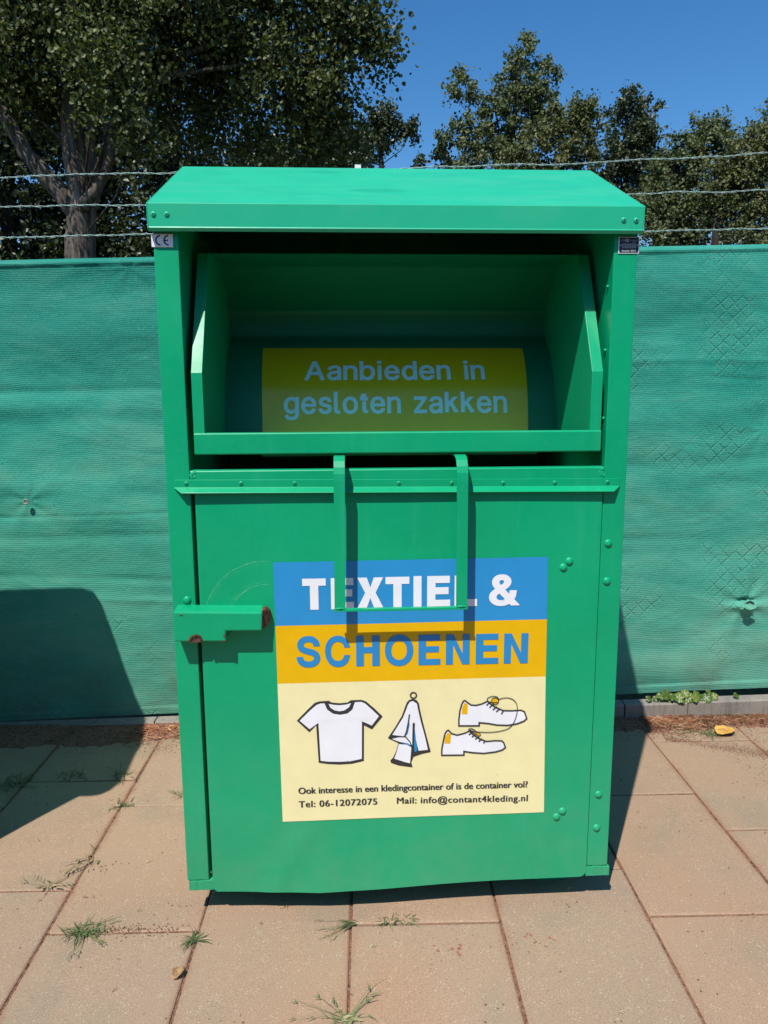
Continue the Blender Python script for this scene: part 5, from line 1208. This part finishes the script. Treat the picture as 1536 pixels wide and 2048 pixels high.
# ground ivy creeping out under the fence
t_ = NT('ground ivy leaf'); at_ = t_.n('Attribute', attribute_name='tint')
t_.base(t_.ramp(at_.outputs['Fac'], [(0, (0.035, 0.068, 0.008)), (0.6, (0.075, 0.125, 0.014)), (1, (0.15, 0.185, 0.03))])).rough(0.4).spec(0.45); M_IVY = t_.m
rs = random.Random(77); V, F, T = [], [], []
for i, (u, zz, r) in enumerate([(1.155, 0.0, 0.020), (1.17, 0.012, 0.022), (1.195, 0.018, 0.030), (1.200, 0.002, 0.032), (1.222, 0.010, 0.024), (1.248, 0.008, 0.030), (1.258, -0.004, 0.022), (1.280, 0.016, 0.024), (1.292, 0.002, 0.030), (1.318, 0.004, 0.026), (1.330, 0.012, 0.022), (1.352, -0.002, 0.020), (1.370, -0.004, 0.028), (1.385, 0.018, 0.018), (1.405, 0.0, 0.022), (1.505, 0.0, 0.018), (1.12, 0.004, 0.018)]):
    cx, cy, cz = uw(u, 1.112 + rs.uniform(-0.012, 0.012), 0.050 + 0.022 * u + 0.016 + zz)
    k = len(V); nrm = Vector((rs.uniform(-0.35, 0.35), -0.65 + rs.uniform(-0.3, 0.2), 0.75)).normalized(); a_ = nrm.cross(Vector((0, 0, 1))).normalized(); b_ = nrm.cross(a_)
    ph0 = rs.uniform(0, 6.28); tn = rs.uniform(0.2, 0.9); n = 22
    V.append(tuple(Vector((cx, cy, cz)) - nrm * 0.004)); T.append(tn)
    for ring_r, dn in ((0.55, 0.001), (1.0, -0.002)):
        for j in range(n):
            th = 2 * math.pi * j / n; rr = 0.8 * r * ring_r * (1 + 0.06 * math.cos(th * 9) * ring_r) * (1 - 0.55 * math.exp(-((((th - ph0 + math.pi) % (2 * math.pi)) - math.pi) / 0.22) ** 2))
            p = Vector((cx, cy, cz)) + a_ * rr * math.cos(th) + b_ * rr * math.sin(th) + nrm * (dn + 0.002 * math.cos(th * 5 + ph0))
            V.append(tuple(p)); T.append(min(1, max(0, tn + 0.12 * math.cos(th * 9))))
    for j in range(n):
        j2 = (j + 1) % n; F.append((k, k + 1 + j, k + 1 + j2, k + 1 + j2)); F.append((k + 1 + j, k + 1 + n + j, k + 1 + n + j2, k + 1 + j2))
me = bpy.data.meshes.new('ground_ivy'); bx = uw(1.27, 1.112)
me.from_pydata([(x - bx[0], y - bx[1], z) for x, y, z in V], [], [tuple(dict.fromkeys(f)) for f in F]); me.materials.append(M_IVY)
a = me.attributes.new('tint', 'FLOAT', 'POINT'); a.data.foreach_set('value', T); me.polygons.foreach_set('use_smooth', [True] * len(me.polygons))
ob = bpy.data.objects.new('ground_ivy', me); C.objects.link(ob); ob.location = bx
tag(ob, 'bright green round leaved creeper on top of the kerb under the right fence', 'plant')

# fallen leaves
def dead_leaf(name, label, x, y, r, mat, seed, rot, curl, z=0.004):
    rs = random.Random(seed); n, m = 9, 14; V = []; 
    for i in range(n + 1):
        for j in range(m):
            th = 2 * math.pi * j / m; rr = r * i / n * (1 + 0.06 * math.cos(5 * th + seed)) * (1.25 if abs(th) < 0.4 else 1)
            px_, py_ = rr * math.cos(th) * 1.15, rr * math.sin(th) * 0.9
            zz = z + curl * (py_ * py_) / r + 0.12 * curl * abs(px_) + 0.0008 * math.sin(th * 6 + i)
            V.append((px_ * math.cos(rot) - py_ * math.sin(rot), px_ * math.sin(rot) + py_ * math.cos(rot), zz))
    F = [(i * m + j, i * m + (j + 1) % m, (i + 1) * m + (j + 1) % m, (i + 1) * m + j) for i in range(n) for j in range(m)]
    me = bpy.data.meshes.new(name); me.from_pydata(V, [], F); me.materials.append(mat); me.polygons.foreach_set('use_smooth', [True] * len(F))
    ob = bpy.data.objects.new(name, me); C.objects.link(ob); ob.location = (x, y, 0); so = ob.modifiers.new('thickness', 'SOLIDIFY'); so.thickness = 0.0006
    return tag(ob, label, 'leaf')
dead_leaf('fallen_leaf', 'yellow fallen leaf on the right paving beside a grass tuft', 1.405, 0.928, 0.040, plain('yellow dead leaf', (0.62, 0.33, 0.075), 0.6, 0.25, 0.3, 0, 60), 3, 0.5, 0.35, 0.012)
dead_leaf('fallen_leaf', 'crumpled brown fallen leaf on the long joint at the lower left', -0.560, -0.232, 0.016, plain('brown dead leaf', (0.36, 0.22, 0.11), 0.8, 0.35, 0.2, 0, 160), 5, 1.2, 0.9, 0.004)

# red sand washed against the kerb
nx_, ny_ = 420, 60
U = np.linspace(-2.2, 2.4, nx_); Wv = np.linspace(0.70, 1.112, ny_); UU, WW = np.meshgrid(U, Wv)
edge = 0.985 + 0.05 * vnoise(UU * 2.2 + 40, UU * 0 + 3, 21) * 2 + 0.03 * vnoise(UU * 9 + 40, UU * 0 + 5, 22) - np.where(UU < -0.5, 0.035, 0)
H = np.clip((WW - edge) / 0.12, -1, 1) * 0.020 + 0.006 * vnoise(UU * 24 + 90, WW * 24 + 90, 23) + 0.004 * vnoise(UU * 60 + 90, WW * 60 + 90, 24)
H = np.where(H > 0.022, 0.022, H) - 0.0015; H = np.maximum(H, -0.0045)
xs2 = UU * cP - WW * sP; ys2 = UU * sP + WW * cP
tag(grid_obj('washed_sand', xs2, ys2, H, M_SAND), 'red sand and crumbs washed along the foot of the kerb', 'sand', kind='stuff')
# a thin trail of sand on the right slabs and crumbs in the joints
mb = MB(); rs = random.Random(9)
def crumb(x, y, z0, z, s):
    a = rs.uniform(0, 6.28); vs = [(x + s * rs.uniform(.6, 1.2) * math.cos(a + k * 1.57), y + s * rs.uniform(.6, 1.2) * math.sin(a + k * 1.57), z) for k in range(4)]
    vs.append((x, y, z + s * rs.uniform(0.5, 1.0))); mb.add(vs, [(0, 1, 4), (1, 2, 4), (2, 3, 4), (3, 0, 4)])
for i in range(2600):
    t = rs.random(); u = 1.12 + 0.40 * t; w = 0.93 - 0.17 * t + rs.gauss(0, 0.012 + 0.02 * t); crumb(*uw(u, w), 0.001, rs.uniform(0.0008, 0.0022))
for i in range(900):
    u, w = rs.uniform(1.30, 1.75), rs.uniform(0.55, 1.0); crumb(*uw(u, w), 0.001, rs.uniform(0.0008, 0.0024))
for i in range(1500):
    crumb(*uw(rs.choice((-0.90, 1.2)) + rs.gauss(0, 0.2), 0.96 + rs.gauss(0, 0.04)), 0.001, rs.uniform(0.0008, 0.003))
for k in range(-2, 6):
    for i in range(420):
        u = U0 + k * 0.4 + rs.gauss(0, 0.006); w = rs.uniform(-0.6, 1.0); crumb(*uw(u, w), -0.002, rs.uniform(0.0008, 0.0026))
for x, y, n, s in ((-0.60, 0.02, 10, .02), (0.46, -0.03, 14, 0.03), (0.53, -0.045, 12, 0.03), (-0.9, 0.2, 60, 0.05), (-0.7, -0.075, 160, 0.06), (-0.77, -0.07, 80, 0.04), (0.10, -0.18, 26, 0.05), (0.34, -0.175, 40, 0.04)):
    for i in range(n): crumb(x + rs.gauss(0, s), y + rs.gauss(0, s * 0.25), 0, 0.001, rs.uniform(0.0008, 0.0028))
tag(mb.build('sand_crumbs', M_SAND, fix=False), 'loose red crumbs of sand scattered over slabs and joints', 'sand', kind='stuff')
# dry needles and straw
M_STRAW = plain('rust brown needles', (0.30, 0.125, 0.065), 0.85, 0.5, 0.2, 0.0, 6)
M_STRAW2 = plain('pale straw', (0.50, 0.36, 0.20), 0.8, 0.4, 0.2, 0.0, 6)
mb = MB(); rs = random.Random(19)
def needle(u, w, L, mi, z=0.012):
    a = rs.gauss(0.0, 0.7) if rs.random() < 0.7 else rs.uniform(0, 3.14); x, y, _ = uw(u, w); dx, dy = math.cos(a) * L / 2, math.sin(a) * L / 2; b = rs.uniform(-0.004, 0.004)
    z0, z1 = z + rs.uniform(-0.004, 0.005), z + rs.uniform(-0.004, 0.005)
    mb.tube([(x - dx, y - dy, z0), (x + b, y + b, max(z0, z1) + 0.0015), (x + dx, y + dy, z1)], rs.uniform(0.0007, 0.0013), 3, mi, False)
for i in range(1500): 
    u = rs.uniform(1.08, 2.1) if rs.random() < 0.75 else rs.uniform(-1.05, -0.70)
    needle(u, min(1.095, 1.062 + rs.gauss(0, 0.028)), rs.uniform(0.012, 0.045), 0 if rs.random() < 0.86 else 1, 0.020)
for i in range(120): needle(rs.uniform(1.1, 1.4), 1.02 + rs.gauss(0, 0.03), rs.uniform(0.03, 0.09), 1 if rs.random() < 0.45 else 0, 0.012)
for i in range(60): needle(rs.uniform(-1.1, -0.7), rs.uniform(0.95, 1.05), rs.uniform(0.02, 0.06), 1 if rs.random() < 0.3 else 0, 0.012)
for i in range(70): needle(rs.uniform(-1.2, 1.7), rs.uniform(-0.45, 0.9), rs.uniform(0.005, 0.014), 1 if rs.random() < 0.6 else 0, 0.0035)
tag(mb.build('dry_needles', [M_STRAW, M_STRAW2], smooth=True, fix=False), 'dry reddish needles and bits of straw lying along the kerb', 'needles', kind='stuff')

# ------------------------------------------------------------------ a second bank just outside the left of the picture; its shadow falls on fence and paving
bank = empty('bottle_bank', (-2.1, 0.35, 0), 'tall rounded dark bank just left of the picture, casting the big shadow', 'bottle bank')
prof = [(0.03, 0.02), (0.02, 0.30), (-0.015, 0.64), (-0.04, 0.90), (-0.078, 1.19), (-0.165, 1.34), (-0.205, 1.42), (-0.224, 1.50), (-0.205, 1.57), (-0.150, 1.592), (-0.08, 1.575), (-0.02, 1.562), (0.03, 1.555), (0.075, 1.562), (0.15, 1.558), (0.28, 1.515), (0.38, 1.455), (0.442, 1.430), (0.51, 1.432), (0.595, 1.452), (0.658, 1.463), (0.72, 1.411), (0.815, 1.262), (0.78, 0.95), (0.66, 0.45), (0.50, 0.02)]
mb = MB(); mb.xprism(prof, -2.75, -1.45)
mb.build('body', plain('dark green plastic', (0.01, 0.07, 0.045), 0.5, 0.15), bank, bevel=0.01)
for xx in (-2.35, -1.85):
    mb = MB(); mb.tube([(xx, -0.05, 1.15), (xx, -0.105, 1.14)], 0.11, 20); mb.build('inlet', M_DARK, bank, True)

# ------------------------------------------------------------------ unseen hedge added to block light, across the road, behind the camera: it shuts off the low southern sky
hg = empty('added_hedge', (0, -11, 0), 'added light-blocking hedge across the road, behind the camera', 'hedge')
rsh = np.random.RandomState(5); mb = MB()
for i in range(46):
    x = -34 + i * 1.5 + rsh.uniform(-.4, .4); h = rsh.uniform(3.6, 4.6); r = rsh.uniform(1.1, 1.5); n = 12; ks = 9
    vs = []; 
    for k in range(ks + 1):
        t = k / ks; rr = r * (math.sin(math.pi * min(1, t * 0.9 + 0.1)) ** 0.5 + 0.05)
        for j in range(n):
            a_ = 2 * math.pi * j / n; q_ = rr * rsh.uniform(0.8, 1.2); vs.append((x + q_ * math.cos(a_), -11 + q_ * math.sin(a_) + rsh.uniform(-.1, .1), h * t))
    mb.add(vs, [(k * n + j, k * n + (j + 1) % n, (k + 1) * n + (j + 1) % n, (k + 1) * n + j) for k in range(ks) for j in range(n)] + [tuple(ks * n + j for j in range(n))])
mb.build('foliage', plain('added hedge green', (0.022, 0.04, 0.014), 0.8, 0.6, 0.2, 0.0, 4, 0.8), hg, True, fix=False)
